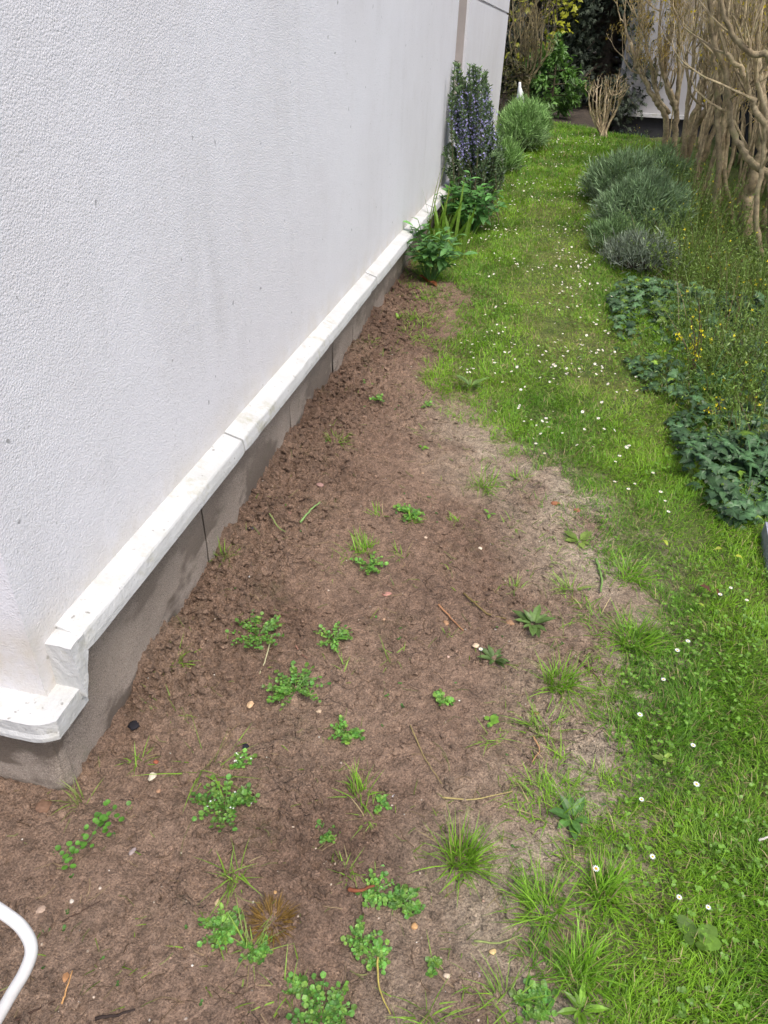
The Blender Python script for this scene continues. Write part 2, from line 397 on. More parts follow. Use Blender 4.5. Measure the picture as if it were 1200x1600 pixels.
def m_soil():
    m, nt, b = newmat('damp_bare_soil'); co = coords(nt)
    at = N(nt, 'ShaderNodeAttribute', attribute_name='col')
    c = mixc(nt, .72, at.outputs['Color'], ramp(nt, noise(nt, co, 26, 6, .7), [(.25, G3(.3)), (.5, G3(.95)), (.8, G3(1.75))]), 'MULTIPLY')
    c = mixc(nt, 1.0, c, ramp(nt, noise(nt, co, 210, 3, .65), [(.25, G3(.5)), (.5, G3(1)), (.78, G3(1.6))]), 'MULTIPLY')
    crumb_shade = noise(nt, co, 75, 5, .75); patch = noise(nt, co, 4.5, 4, .6)
    cf = math_(nt, 'MULTIPLY', ramp(nt, crumb_shade, [(.30, G3(1)), (.46, G3(0))]), ramp(nt, patch, [(.34, G3(.25)), (.62, G3(1))]))
    c = mixc(nt, cf, c, mixc(nt, 1.0, c, (.34, .31, .29), 'MULTIPLY'))  # dark speckles: shadows of crumbs painted into the soil colour
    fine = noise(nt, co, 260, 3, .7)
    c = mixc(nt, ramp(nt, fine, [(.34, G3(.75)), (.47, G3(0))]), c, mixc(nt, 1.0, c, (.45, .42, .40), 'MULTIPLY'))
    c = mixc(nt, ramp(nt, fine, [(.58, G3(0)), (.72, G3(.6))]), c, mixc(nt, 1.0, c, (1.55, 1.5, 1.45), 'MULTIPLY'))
    moss = math_(nt, 'MULTIPLY', ramp(nt, noise(nt, co, 3.4, 4, .65), [(.56, G3(0)), (.68, G3(1))]), ramp(nt, noise(nt, co, 48, 4, .7), [(.45, G3(0)), (.65, G3(.5))]))
    c = mixc(nt, moss, c, (.10, .105, .035))
    grit = noise(nt, co, 420, 1, .5)
    c = mixc(nt, ramp(nt, grit, [(.74, G3(0)), (.80, G3(.75))]), c, (.42, .33, .25))
    nt.links.new(c, b.inputs['Base Color'])
    rr = ramp(nt, noise(nt, co, 5, 4), [(.35, G3(.62)), (.65, G3(.92))]); nt.links.new(rr, b.inputs['Roughness'])
    b.inputs['Specular IOR Level'].default_value = .3
    vo = N(nt, 'ShaderNodeTexVoronoi', feature='DISTANCE_TO_EDGE'); vo.inputs['Scale'].default_value = 11
    wv = N(nt, 'ShaderNodeTexNoise'); wv.inputs['Scale'].default_value = 14; wv.inputs['Detail'].default_value = 4; nt.links.new(co, wv.inputs['Vector'])
    va = N(nt, 'ShaderNodeVectorMath', operation='SCALE'); va.inputs[3].default_value = .12; nt.links.new(wv.outputs['Color'], va.inputs[0])
    vb = N(nt, 'ShaderNodeVectorMath', operation='ADD'); nt.links.new(co, vb.inputs[0]); nt.links.new(va.outputs[0], vb.inputs[1]); nt.links.new(vb.outputs[0], vo.inputs['Vector'])
    crack = ramp(nt, vo.outputs['Distance'], [(0, G3(0)), (.035, G3(1))])
    cm = ramp(nt, noise(nt, co, 3.1, 3), [(.52, G3(0)), (.60, G3(1))])
    cr = mixc(nt, cm, (1, 1, 1), crack)
    h = math_(nt, 'ADD', math_(nt, 'MULTIPLY', noise(nt, co, 130, 5, .72), .9), math_(nt, 'MULTIPLY', cr, .55))
    h = math_(nt, 'ADD', h, math_(nt, 'MULTIPLY', noise(nt, co, 38, 4, .6), 1.6))
    bump(nt, b, h, .022, 1.0); return m
def m_earth(name, a, c2):
    m, nt, b = newmat(name); co = coords(nt)
    c = ramp(nt, noise(nt, co, 9, 6, .7), [(.3, a), (.7, c2)]); nt.links.new(c, b.inputs['Base Color'])
    b.inputs['Roughness'].default_value = .95; bump(nt, b, noise(nt, co, 40, 5, .7), .02, .8); return m
def m_leaf(name, trans=.3, rough=.5, spec=.35, noise_amt=.35, nscale=60):
    m, nt, b = newmat(name)
    at = N(nt, 'ShaderNodeAttribute', attribute_name='col'); co = coords(nt)
    c = mixc(nt, 1.0, at.outputs['Color'], ramp(nt, noise(nt, co, nscale, 3), [(.25, G3(1-noise_amt)), (.75, G3(1+noise_amt))]), 'MULTIPLY')
    nt.links.new(c, b.inputs['Base Color']); b.inputs['Roughness'].default_value = rough; b.inputs['Specular IOR Level'].default_value = spec
    if trans > 0:
        tr = N(nt, 'ShaderNodeBsdfTranslucent'); nt.links.new(mixc(nt, 1.0, c, (1.25, 1.35, .7), 'MULTIPLY'), tr.inputs['Color'])
        mx = N(nt, 'ShaderNodeMixShader'); mx.inputs[0].default_value = trans
        out = nt.nodes['Material Output']
        nt.links.new(b.outputs[0], mx.inputs[1]); nt.links.new(tr.outputs[0], mx.inputs[2]); nt.links.new(mx.outputs[0], out.inputs['Surface'])
    return m
def m_bark():
    m, nt, b = newmat('grey_brown_bark'); co = coords(nt)
    at = N(nt, 'ShaderNodeAttribute', attribute_name='col')
    c = mixc(nt, 1.0, at.outputs['Color'], ramp(nt, noise(nt, co, 22, 6, .75), [(.28, (.28, .26, .23)), (.5, (.85, .83, .78)), (.75, (1.5, 1.5, 1.35))]), 'MULTIPLY')
    c = mixc(nt, ramp(nt, noise(nt, co, 5, 5, .7), [(.40, G3(.75)), (.55, G3(0))]), c, mixc(nt, 1.0, c, (.60, .56, .50), 'MULTIPLY'))
    c = mixc(nt, ramp(nt, noise(nt, co, 9, 4), [(.55, G3(0)), (.7, G3(.6))]), c, (.22, .235, .10))
    nt.links.new(c, b.inputs['Base Color']); b.inputs['Roughness'].default_value = .85
    bump(nt, b, noise(nt, coords(nt, (1, 1, .35)), 80, 5, .7), .006, .8); return m
def m_plain(name, c, rough=.6, var=.15, scale=30, spec=.3, bmp=.002):
    m, nt, b = newmat(name); co = coords(nt); c = np.asarray(c)
    k = ramp(nt, noise(nt, co, scale, 5), [(.3, tuple(c*(1-var))), (.7, tuple(np.minimum(c*(1+var), 1)))])
    nt.links.new(k, b.inputs['Base Color']); b.inputs['Roughness'].default_value = rough; b.inputs['Specular IOR Level'].default_value = spec
    bump(nt, b, noise(nt, co, scale*3, 4), bmp, .5); return m
def m_col(name, rough=.8, spec=.25):
    m, nt, b = newmat(name); at = N(nt, 'ShaderNodeAttribute', attribute_name='col'); co = coords(nt)
    c = mixc(nt, 1.0, at.outputs['Color'], ramp(nt, noise(nt, co, 120, 4), [(.25, G3(.7)), (.75, G3(1.3))]), 'MULTIPLY')
    nt.links.new(c, b.inputs['Base Color']); b.inputs['Roughness'].default_value = rough; b.inputs['Specular IOR Level'].default_value = spec; return m

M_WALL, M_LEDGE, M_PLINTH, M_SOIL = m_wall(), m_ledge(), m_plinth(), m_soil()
M_GRASS = m_leaf('grass_blade', .32, .45, .3, .25, 90)
M_LEAF = m_leaf('soft_green_leaf', .3, .42, .4)
M_IVY = m_leaf('leathery_ivy_leaf', .12, .45, .35, .3, 45)
M_NEEDLE = m_leaf('needle_foliage', .15, .6, .2)
M_PETAL = m_leaf('flower_petal', .25, .6, .2, .1)
M_BARK = m_bark()
M_COL = m_col('stones_and_crumbs')
M_LITTER = m_earth('dark_leaf_litter', (.018, .013, .009), (.07, .05, .033))
M_MOSS = m_earth('mossy_lawn_soil', (.05, .065, .014), (.13, .115, .04))
M_TUBE = m_plain('white_painted_steel', (.62, .61, .60), .4, .10, 22, .5, .0008)
M_REVEAL = m_plain('beige_painted_reveal', (.40, .355, .335), .85, .08, 6)
M_GLASS = m_plain('dark_window_glass', (.03, .035, .04), .08, .1, 3, .5, 0)
M_FENCE = m_plain('dark_blue_grey_screen', (.022, .025, .032), .8, .35, 12)
M_NWALL = m_plain('pale_neighbour_render', (.36, .35, .35), .9, .06, 4)
M_NBASE = m_plain('dark_neighbour_plinth', (.05, .05, .05), .9, .2, 6)
M_SLATE = m_plain('blue_grey_slate', (.25, .26, .30), .55, .3, 40, .4, .004)
M_WHITE = m_plain('white_glazed_ornament', (.80, .81, .84), .4, .03, 10)

# ------------------------------------------------------------------ ground
mb = MB()
gx = np.concatenate([np.linspace(-60, -6, 20), np.linspace(-5.5, 8, 60), np.linspace(9, 60, 20)])
gy = np.concatenate([np.linspace(-40, -3, 14), np.linspace(-2.5, 22, 100), np.linspace(24, 120, 20)])
grid(mb, gx, gy, lambda x, y: terrain(x, y)-.06)
tag(mb.build('ground', M_LITTER, smooth=True), kind='structure')
def lawn_end(x, y): return np.interp(x, [0, .6, 1.1, 1.8, 3], [12.3, 12.1, 11.7, 11.0, 10.9])+.22*fbm(x, y, 1.2, 2, 4)
def lawn_keep(x, y):
    return (bed_sd(x, y) > -.12) & (y < lawn_end(x, y)) & ((x > .004) | (y > 10.8))
def soil_col(x, y):
    sd_ = bed_sd(x, y)
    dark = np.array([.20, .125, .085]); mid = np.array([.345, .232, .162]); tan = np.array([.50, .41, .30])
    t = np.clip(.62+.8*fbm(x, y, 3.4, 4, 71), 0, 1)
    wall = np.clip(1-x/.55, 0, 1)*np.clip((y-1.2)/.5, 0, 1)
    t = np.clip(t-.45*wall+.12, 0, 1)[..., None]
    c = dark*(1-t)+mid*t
    e = np.clip(1.25-(-sd_)/.34, 0, 1)*np.clip((3.4-y)/.9, .12, 1)*np.clip((x-.3)/.3, 0, 1)*np.clip((4.2-y)/1.2, .25, 1)*np.clip(.8+1.2*fbm(x, y, 5, 3, 72), 0, .95)
    e = np.clip(e+.25*np.clip(fbm(x, y, 2.2, 3, 73), 0, 1)*np.clip((1.6-y)/.6, 0, 1), 0, 1)[..., None]
    return c*(1-e)+tan*e
def lawn_col(x, y):
    m_ = np.clip((bed_n(x, y)-.02)/.22, 0, 1)[..., None]; g_ = np.clip(.5+fbm(x, y, 5, 3, 19), 0, 1)[..., None]
    return soil_col(x, y)*(1-m_)+(np.array([.10, .155, .03])*(1-g_)+np.array([.19, .21, .06])*g_)*m_
mb = MB()
grid(mb, np.concatenate([np.linspace(-1.5, 0, 16), np.linspace(.006, 4.2, 120)]), np.concatenate([np.linspace(-1, 5, 180), np.linspace(5.05, 13.5, 120)]),
     lambda x, y: terrain(x, y)+.006*fbm(x, y, 12, 3, 9)-.04*np.clip(-bed_n(x, y)/.15, 0, 1)-.004, lawn_col, keep=lawn_keep)
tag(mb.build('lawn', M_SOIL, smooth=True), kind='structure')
mb = MB()
ys = [0.30]
while ys[-1] < 5.6: ys.append(ys[-1]+max(.0055, .0034*ys[-1]))
xs = np.arange(-.75, 1.55, .0065)
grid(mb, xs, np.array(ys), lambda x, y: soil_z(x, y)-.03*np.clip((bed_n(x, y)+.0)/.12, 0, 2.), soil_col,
     keep=lambda x, y: (bed_sd(x, y) < .13) & ((x > -.02) | (y < .93)))
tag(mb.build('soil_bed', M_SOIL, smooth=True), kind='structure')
mb = MB()
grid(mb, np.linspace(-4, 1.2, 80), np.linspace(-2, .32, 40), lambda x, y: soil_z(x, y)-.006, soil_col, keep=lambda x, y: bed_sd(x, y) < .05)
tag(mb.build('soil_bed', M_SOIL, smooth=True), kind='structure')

# crumbs and clods of soil, too many to count
ICO_V = np.array([[0, 0, 1], [.894, 0, .447], [.276, .851, .447], [-.724, .526, .447], [-.724, -.526, .447], [.276, -.851, .447],
                  [.724, .526, -.447], [-.276, .851, -.447], [-.894, 0, -.447], [-.276, -.851, -.447], [.724, -.526, -.447], [0, 0, -1]])
ICO_F = np.array([[0, 1, 2], [0, 2, 3], [0, 3, 4], [0, 4, 5], [0, 5, 1], [1, 6, 2], [2, 7, 3], [3, 8, 4], [4, 9, 5], [5, 10, 1],
                  [6, 7, 2], [7, 8, 3], [8, 9, 4], [9, 10, 5], [10, 6, 1], [11, 7, 6], [11, 8, 7], [11, 9, 8], [11, 10, 9], [11, 6, 10]])
def lumps(mb, P, S, col, flat=.7, jag=1.0):
    n = len(P)
    J = 1+R.uniform(-.42, .42, (n, 12, 1))*(np.asarray(jag) if np.ndim(jag) else jag)
    sc = np.stack([R.uniform(.7, 1.2, n), R.uniform(.7, 1.2, n), R.uniform(.6, 1.0, n)*flat], 1)
    a = R.uniform(0, 6.28, n); c, s = np.cos(a), np.sin(a)
    V = ICO_V[None]*J*sc[:, None, :]*S[:, None, None]
    V = np.stack([V[..., 0]*c[:, None]-V[..., 1]*s[:, None], V[..., 0]*s[:, None]+V[..., 1]*c[:, None], V[..., 2]], -1)+P[:, None, :]
    F = (ICO_F[None]+(np.arange(n)*12)[:, None, None]).reshape(-1, 3)
    mb.add(V.reshape(-1, 3), F, np.repeat(col, 12, 0))
def scatter_bed(n, dens):
    y = .35+4.9*R.random(n)**1.6; x = R.uniform(-.7, 1.5, n)
    k = (bed_sd(x, y) < -.01) & ((x > .012) | (y < .87)) & (R.random(n) < dens(x, y))
    x, y = x[k], y[k]; return np.stack([x, y, soil_z(x, y)], 1)
mb = MB()
P = scatter_bed(120000, lambda x, y: np.clip(.16+.85*np.clip(1-(x-.02)/.30, 0, 1)*(y > 1.15)+.8*np.clip(fbm(x, y, 3.3, 2, 60)-.1, 0, 1), 0, 1))
S = .0016+.0085*R.random(len(P))**4; S *= np.where(P[:, 0] < .28, 1.4, 1.)
cc = soil_col(P[:, 0], P[:, 1])*R.uniform(.8, 1.15, (len(P), 1))
lumps(mb, P+np.array([0, 0, 1.])*(S*.3)[:, None], S, cc, .85)
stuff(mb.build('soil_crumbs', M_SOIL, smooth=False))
mb = MB()
P = scatter_bed(2600, lambda x, y: .55+0*x); S = .0012+.0028*R.random(len(P))**2.5
base = np.array([[.45, .36, .27], [.52, .42, .33], [.42, .28, .2], [.6, .55, .47], [.33, .27, .22]])[R.integers(0, 5, len(P))]
lumps(mb, P+np.array([0, 0, 1.])*(S*.3)[:, None], S, base*R.uniform(.6, 1.1, (len(P), 1)))
stuff(mb.build('grit', M_COL, smooth=True))

# ------------------------------------------------------------------ the house
house = thing('white_house', 'white roughcast house side wall with pale ledge above a brown cement plinth', 'house')
Y0, Y1, YR, Y2 = .881, 6.45, 7.04, 10.75
YW = .915
def quadwall(name, polys, mat, parent):
    b = MB()
    for p in polys: b.add(np.array(p, float), [list(range(4))])
    return b.build(name, mat, parent)
ZT = 4.2
b = MB(); box(b, (-4.5, YW, .392), (0, Y1, ZT)); box(b, (-4.5, YW, .27), (0, .9525, .3915)); b.build('wall', M_WALL, house)
b = MB(); box(b, (-4.5, Y1+.002, .30), (-.34, YR-.002, ZT)); box(b, (-.34, Y1+.002, .30), (-.004, YR-.002, .92)); box(b, (-.34, Y1+.002, 3.0), (-.004, YR-.002, ZT)); b.build('wall', M_WALL, house)
# far wall in two panels, a slanting open joint between them
ja, jb = atX(750, 0, 0.0), atX(797, 23, 0.0)
js = (jb[2]-ja[2])/(jb[1]-ja[1]); jz = lambda y: ja[2]+js*(y-ja[1])
for lo in (True, False):
    b = MB()
    za, zb = jz(YR), jz(Y2); g = .011
    z0a, z0b, z1a, z1b = (.2, .2, za-g, zb-g) if lo else (za+g, zb+g, ZT, ZT)
    V = [(-.02, YR, z0a), (0, YR, z0a), (0, Y2, z0b), (-.02, Y2, z0b), (-.02, YR, z1a), (0, YR, z1a), (0, Y2, z1b), (-.02, Y2, z1b)]
    b.add(V, [(0, 3, 2, 1), (4, 5, 6, 7), (0, 1, 5, 4), (1, 2, 6, 5), (2, 3, 7, 6), (3, 0, 4, 7)])
    b.build('wall_panel', M_WALL, house)
b = MB(); box(b, (-4.5, YR+.003, .2), (-.021, Y2-.003, ZT-.01)); b.build('wall', M_WALL, house)
w = MB(); box(w, (-.335, Y1+.01, .93), (-.29, YR-.01, 2.99)); win = w.build('window', M_TUBE, house)
w = MB(); box(w, (-.289, Y1+.07, 1.0), (-.284, YR-.07, 2.93)); w.build('pane', M_GLASS, win)
w = MB(); box(w, (-.28, Y1+.006, .921), (-.002, YR-.006, .945)); w.build('window_sill', M_LEDGE, house)
w = MB(); box(w, (-.28, YR-.0045, .95), (-.0205, YR-.001, 2.995)); w.build('window_reveal', M_REVEAL, house)
# plinth blocks
js_y = [Y0]+[float(atX(px, py, 0)[1]) for px, py in ((322, 830), (455, 650), (521, 560), (552, 535), (580, 500), (602, 470))]+[5.2, 6.0, 6.9, 7.8]
for i in range(len(js_y)-1):
    ya, yb = js_y[i]+(.0025 if i else .016), js_y[i+1]-.0025
    b = MB(); dx = [0, .001, -.001, .002, .001, -.001, .001, 0, 0, 0][i]
    n = 14; yy = np.linspace(ya, yb, n); zz = np.linspace(-.15, .385, 10)
    YY, ZZ = np.meshgrid(yy, zz); XX = dx+.004*fbm(YY, ZZ, 7, 3, 80+i)
    e = np.minimum(np.minimum(YY-ya, yb-YY)/.012, 1); XX -= .005*(1-e); ZZ = np.where(YY < .953, np.minimum(ZZ, .262), ZZ)
    idx = np.arange(YY.size).reshape(YY.shape)
    F = np.stack([idx[:-1, :-1], idx[:-1, 1:], idx[1:, 1:], idx[1:, :-1]], -1).reshape(-1, 4)
    b.add(np.stack([XX, YY, ZZ], -1).reshape(-1, 3), F)
    box(b, (-.2, max(ya, .96), -.15), (dx-.012, yb, .384))
    b.build('plinth_block', M_PLINTH, house, smooth=False)
b = MB()                                                                     # rendered front plinth with its rounded arris
th = np.linspace(0, math.pi/2, 8); r = .03
prof = [(-4.5, Y0+.008)]+[(-r-.0+r*math.sin(t)*1.0+.0, Y0+.008+r-r*math.cos(t)) for t in th]
prof = np.array(prof); zz = np.linspace(-.2, .384, 3)
zz = np.linspace(-.2, .262, 3); V = np.array([[p[0], p[1], z] for z in zz for p in prof]); k = len(prof)
b.add(V, [(j*k+i, j*k+i+1, (j+1)*k+i+1, (j+1)*k+i) for j in range(2) for i in range(k-1)]); b.build('plinth_block', M_PLINTH, house, smooth=True)
# ledge stones: extruded profile, eroded along the arris
def ledge(y0, y1, zo, dx, seed, n=40):
    prof = [(-.02, .384+zo), (.061+dx, .382+zo), (.068+dx, .385+zo), (.067+dx, .402+zo), (.0625+dx, .425+zo), (.0595+dx, .4295+zo), (.030+dx*.5, .438+zo), (.003, .446+zo), (-.02, .446+zo)]
    yy = np.linspace(y0, y1, n); k = len(prof); V = []
    for j, y in enumerate(yy):
        e = 0.0 if 1 < j < n-2 else (.001 if j in (1, n-2) else .004)
        for i, (x, z) in enumerate(prof):
            nz = float(fbm(y+i*.37, seed*3.1, 6, 4, seed)); chip = max(0, float(fbm(y, i*.15+seed, 14, 2, seed+5))-.45)
            out = i in (1, 2, 3, 4, 5, 6); nz *= .30; chip *= .5
            V.append((x+(.0035*nz-(.02*chip if i in (1, 2, 4, 5) else 0)-e*.6 if out else 0), y, z+(.003*nz-(.012*chip if i in (4, 5) else 0) if out else 0)-(e*.5 if i in (4, 5, 6, 7) else 0)+(e*.5 if i in (1, 2) else 0)))
    F = [(j*k+i, j*k+(i+1) % k, (j+1)*k+(i+1) % k, (j+1)*k+i) for j in range(n-1) for i in range(k)]
    b = MB(); b.add(V, F)
    ca = np.array([[0, i+1, i] for i in range(1, k-1)]); b.f3.append(ca); b.f3.append((n-1)*k+np.array([[0, i, i+1] for i in range(1, k-1)]))
    return b
ly = [.952+.038, 1.905, 2.86, 3.74, 4.62, 5.52, 6.42, 7.3]
for i in range(len(ly)-1):
    ledge(ly[i]+.0035, ly[i+1]-.0035, [-.001, .001, -.002, .001, -.003, 0, -.004][i], [0, .0015, -.001, .001, 0, .002, 0][i], 11+i).build('ledge_stone', M_LEDGE, house, smooth=False)
def rough_box(lo, hi, n, amp, seed, warp=None):
    """a box cut finely and roughened, with an optional reshaping of its points"""
    b = MB(); lo, hi = np.array(lo), np.array(hi)
    for ax in range(3):
        u, v = (ax+1) % 3, (ax+2) % 3
        for side in (0, 1):
            a_, b_ = np.meshgrid(np.linspace(0, 1, n[u]), np.linspace(0, 1, n[v])); P = np.zeros(a_.shape+(3,)); P[..., u] = a_; P[..., v] = b_; P[..., ax] = side
            P = lo+P*(hi-lo); P = P.reshape(-1, 3)
            if warp is not None: P = warp(P)
            q = np.stack([fbm(P[:, 0]*31+P[:, 2]*17, P[:, 1]*31, 1.3, 3, seed+k_) for k_ in range(3)], 1)
            P = P+amp*q
            idx = np.arange(len(P)).reshape(a_.shape); F = np.stack([idx[:-1, :-1], idx[:-1, 1:], idx[1:, 1:], idx[1:, :-1]], -1).reshape(-1, 4)
            b.add(P, F if side else F[:, ::-1])
    return b
# front side of the corner: the same ledge one step lower, meeting the side run in a rough mortar patch
def chamf(P):
    P = P.copy(); k_ = np.clip((P[:, 0]+.02)/.075, 0, 1); P[:, 1] += .022*k_**3*np.clip((.972-P[:, 1])/.132, 0, 1); P[:, 2] += np.where(P[:, 2] > .28, .004*(P[:, 1]-.84)/.08, 0)
    P[:, 1] -= np.where(P[:, 2] < .27, .004, 0); return P
rough_box((-.62, .840, .252), (.056, .972, .302), (70, 14, 6), .0013, 5, chamf).build('ledge_stone', M_LEDGE, house)
for x_ in (-1.4, -2.2): rough_box((x_, .840, .252), (x_+.774, .93, .302), (50, 6, 5), .002, 8+int(-x_*3)).build('ledge_stone', M_LEDGE, house, smooth=True)
def mort(P):
    P = P.copy(); t_ = np.clip((P[:, 1]-.950)/.045, 0, 1); zb = .284+.098*t_; P[:, 2] = zb+(P[:, 2]-.284)/(.432-.284)*(.432-zb-.004*(1-t_))
    P[:, 0] += np.where(P[:, 0] > .03, .008*np.clip((.40-P[:, 2])/.1, 0, 1), 0); return P
rough_box((-.02, .951, .284), (.063, .996, .432), (14, 10, 20), .0028, 21, mort).build('corner_mortar', M_LEDGE, house, smooth=True)

# ------------------------------------------------------------------ lawn grass
def lawn_limits(x, y):
    end = lawn_end(x, y)
    right = np.interp(y, [0, 1, 2.3, 3.2, 4.5, 5.5, 7, 9, 11, 13], [3.0, 2.6, 2.05, 1.75, 1.62, 1.55, 1.75, 1.85, 1.75, 1.6])+.12*fbm(x, y, 2.5, 2, 15)
    return (y < end) & (x < right+.25*R.random(np.shape(x))) & (x > .02)
def wear(x, y):        # 1 on the short, yellowed, trodden strip
    cx_ = np.interp(y, [2, 3.3, 4.5, 6, 8], [1.6, 1.28, .92, 1.0, 1.0])
    w = np.exp(-((x-cx_)/.26)**2)*np.clip((y-2.6)/.6, 0, 1)*np.clip((7.5-y)/1.2, 0, 1)
    w = np.clip(w*(.75+.9*fbm(x, y, 3, 3, 51)), 0, 1)
    w2 = np.clip(fbm(x, y, 2.6, 3, 52)-.12, 0, 1)*1.3*np.clip((1.4-y)/.7, 0, 1)
    return np.clip(w+w2, 0, 1)
G_FRESH, G_DEEP, G_YEL, G_STRAW = np.array([.185, .335, .024]), np.array([.085, .195, .018]), np.array([.235, .335, .040]), np.array([.36, .29, .15])
def grass_batch(n, y0, y1, x0, x1, hmin, hmax, w, nseg, keepf=None):
    y = R.uniform(y0, y1, n); x = R.uniform(x0, x1, n)
    sdn = bed_n(x, y)
    k = lawn_limits(x, y) & (R.random(n) < np.where(sdn > 0, np.clip(.3+sdn/.1, 0, 1), np.clip(.50+(sdn+.16*np.clip((y-3.2)/1.0, 0, 1))/.45, 0, .5)*(fbm(x, y, 9, 3, 27) > .04)))
    cl = fbm(x, y, 7, 3, 21)
    wr = wear(x, y)
    k &= R.random(n) < np.clip(.80+.55*cl, .2, 1)*(1-.45*wr)
    x, y, cl, wr, sdn = x[k], y[k], cl[k], wr[k], sdn[k]; m = len(x)
    L = R.uniform(hmin, hmax, m)*(1+.45*np.clip(cl, -1, 1))*(1-.45*wr)
    L = L*(1+.5*np.clip(1-sdn/.12, 0, 1)*(y < 3.5)*np.clip(fbm(x, y, 6, 2, 23)+.3, 0, 1))
    P = np.stack([x, y, np.where(sdn > .06, terrain(x, y), np.maximum(soil_z(x, y)-.03*np.clip(sdn/.12, 0, 2), terrain(x, y)-.004))-.003], 1)
    # tussock direction field so that neighbouring blades flop together
    az = 6.28*vnoise(x*7, y*7, 33)*1.6+R.normal(0, 1.25, m)
    lean = np.abs(R.normal(.5, .38, m)); curl = R.uniform(.3, 1.6, m)
    t = np.clip(.5+1.1*fbm(x, y, 3.6, 3, 24)+R.normal(0, .28, m), 0, 1)[:, None]
    c = G_DEEP*(1-t)+G_FRESH*t
    c = c*(1-.6*wr[:, None])+G_YEL*.6*wr[:, None]
    dead = R.random(m) < .09+.14*wr
    c[dead] = G_STRAW*R.uniform(.6, 1.1, (dead.sum(), 1))
    c *= R.uniform(.75, 1.3, (m, 1))
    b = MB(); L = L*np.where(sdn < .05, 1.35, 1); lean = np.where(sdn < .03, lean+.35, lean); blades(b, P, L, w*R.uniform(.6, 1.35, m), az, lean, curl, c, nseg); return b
allg = MB()
def merge(dst, src):
    n0 = dst.n
    dst.v += src.v; dst.c += src.c
    dst.f3 += [f+n0 for f in src.f3]; dst.f4 += [f+n0 for f in src.f4]; dst.n += src.n
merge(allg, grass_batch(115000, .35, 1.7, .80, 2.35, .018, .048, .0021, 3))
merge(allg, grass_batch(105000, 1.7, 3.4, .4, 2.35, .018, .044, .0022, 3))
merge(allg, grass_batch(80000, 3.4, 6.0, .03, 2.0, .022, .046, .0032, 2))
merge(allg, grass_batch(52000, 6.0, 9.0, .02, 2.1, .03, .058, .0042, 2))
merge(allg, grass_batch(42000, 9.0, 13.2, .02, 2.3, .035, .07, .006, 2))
stuff(allg.build('lawn_grass', M_GRASS))
# clover and other broad leaves low in the lawn
mb = MB()
n = 11000; y = .4+5.4*R.random(n)**1.3; x = R.uniform(.3, 2.3, n)
k = lawn_limits(x, y) & (bed_n(x, y) > .0) & (R.random(n) < np.clip(.1+1.9*fbm(x, y, 3.6, 3, 91), .03, 1)); x, y = x[k], y[k]; n = len(x)
O = np.stack([x, y, terrain(x, y)+R.uniform(.012, .042, n)], 1)
for j in range(3):
    a = R.uniform(0, .4, n)+j*2.094+6.28*vnoise(x*90, y*90, 3)
    d = np.stack([np.cos(a), np.sin(a), R.uniform(-.25, .25, n)], 1); nr = np.stack([R.normal(0, .25, n), R.normal(0, .25, n), np.ones(n)], 1)
    X, Y, Z = frames(d, nr)
    place(mb, T_ROUND, O, X, Y, Z, R.uniform(.005, .010, n), np.array([.14, .27, .035])*R.uniform(.6, 1.4, (n, 1)))
stuff(mb.build('lawn_clover', M_LEAF))

# ------------------------------------------------------------------ grass tufts standing in the bare soil
def tuft(px, py, wpx, label, n=60, h=None, pale=0.0, flop=.75, name='grass_tuft'):
    P = gp(px, py); P[2] = float(soil_z(P[0], P[1])) if bed_sd(P[0], P[1]) < 0 else P[2]
    r = wpx*mpp(P)/2
    t = thing(name, label, 'grass', P, 'grass tufts in and around the bare soil')
    h = h or r*1.15
    m = MB(); a = R.uniform(0, 6.28, n); rr = r*.35*np.sqrt(R.random(n))
    B = np.stack([rr*np.cos(a), rr*np.sin(a)*.9, np.full(n, -.006)], 1)
    az = a+R.normal(0, .9, n); bias = R.uniform(0, 6.28); az = np.where(R.random(n) < .35, bias+R.normal(0, .6, n), az); lean = np.clip(R.normal(flop, .42, n), .05, 1.5); curl = R.uniform(.1, 1.0, n)
    c = (G_DEEP*.6+G_FRESH*.6)*R.uniform(.6, 1.35, (n, 1)); c = c*(1-pale)+np.array([.26, .25, .11])*pale
    dead = R.random(n) < .10; c[dead] = G_STRAW*R.uniform(.5, 1, (dead.sum(), 1))
    blades(m, B, h*R.uniform(.3, 1.3, n), np.clip(.0026*R.uniform(.6, 1.4, n), 0, .004), az, lean, curl, c, 4)
    stuff(m.build('blades', M_GRASS, t)); return t
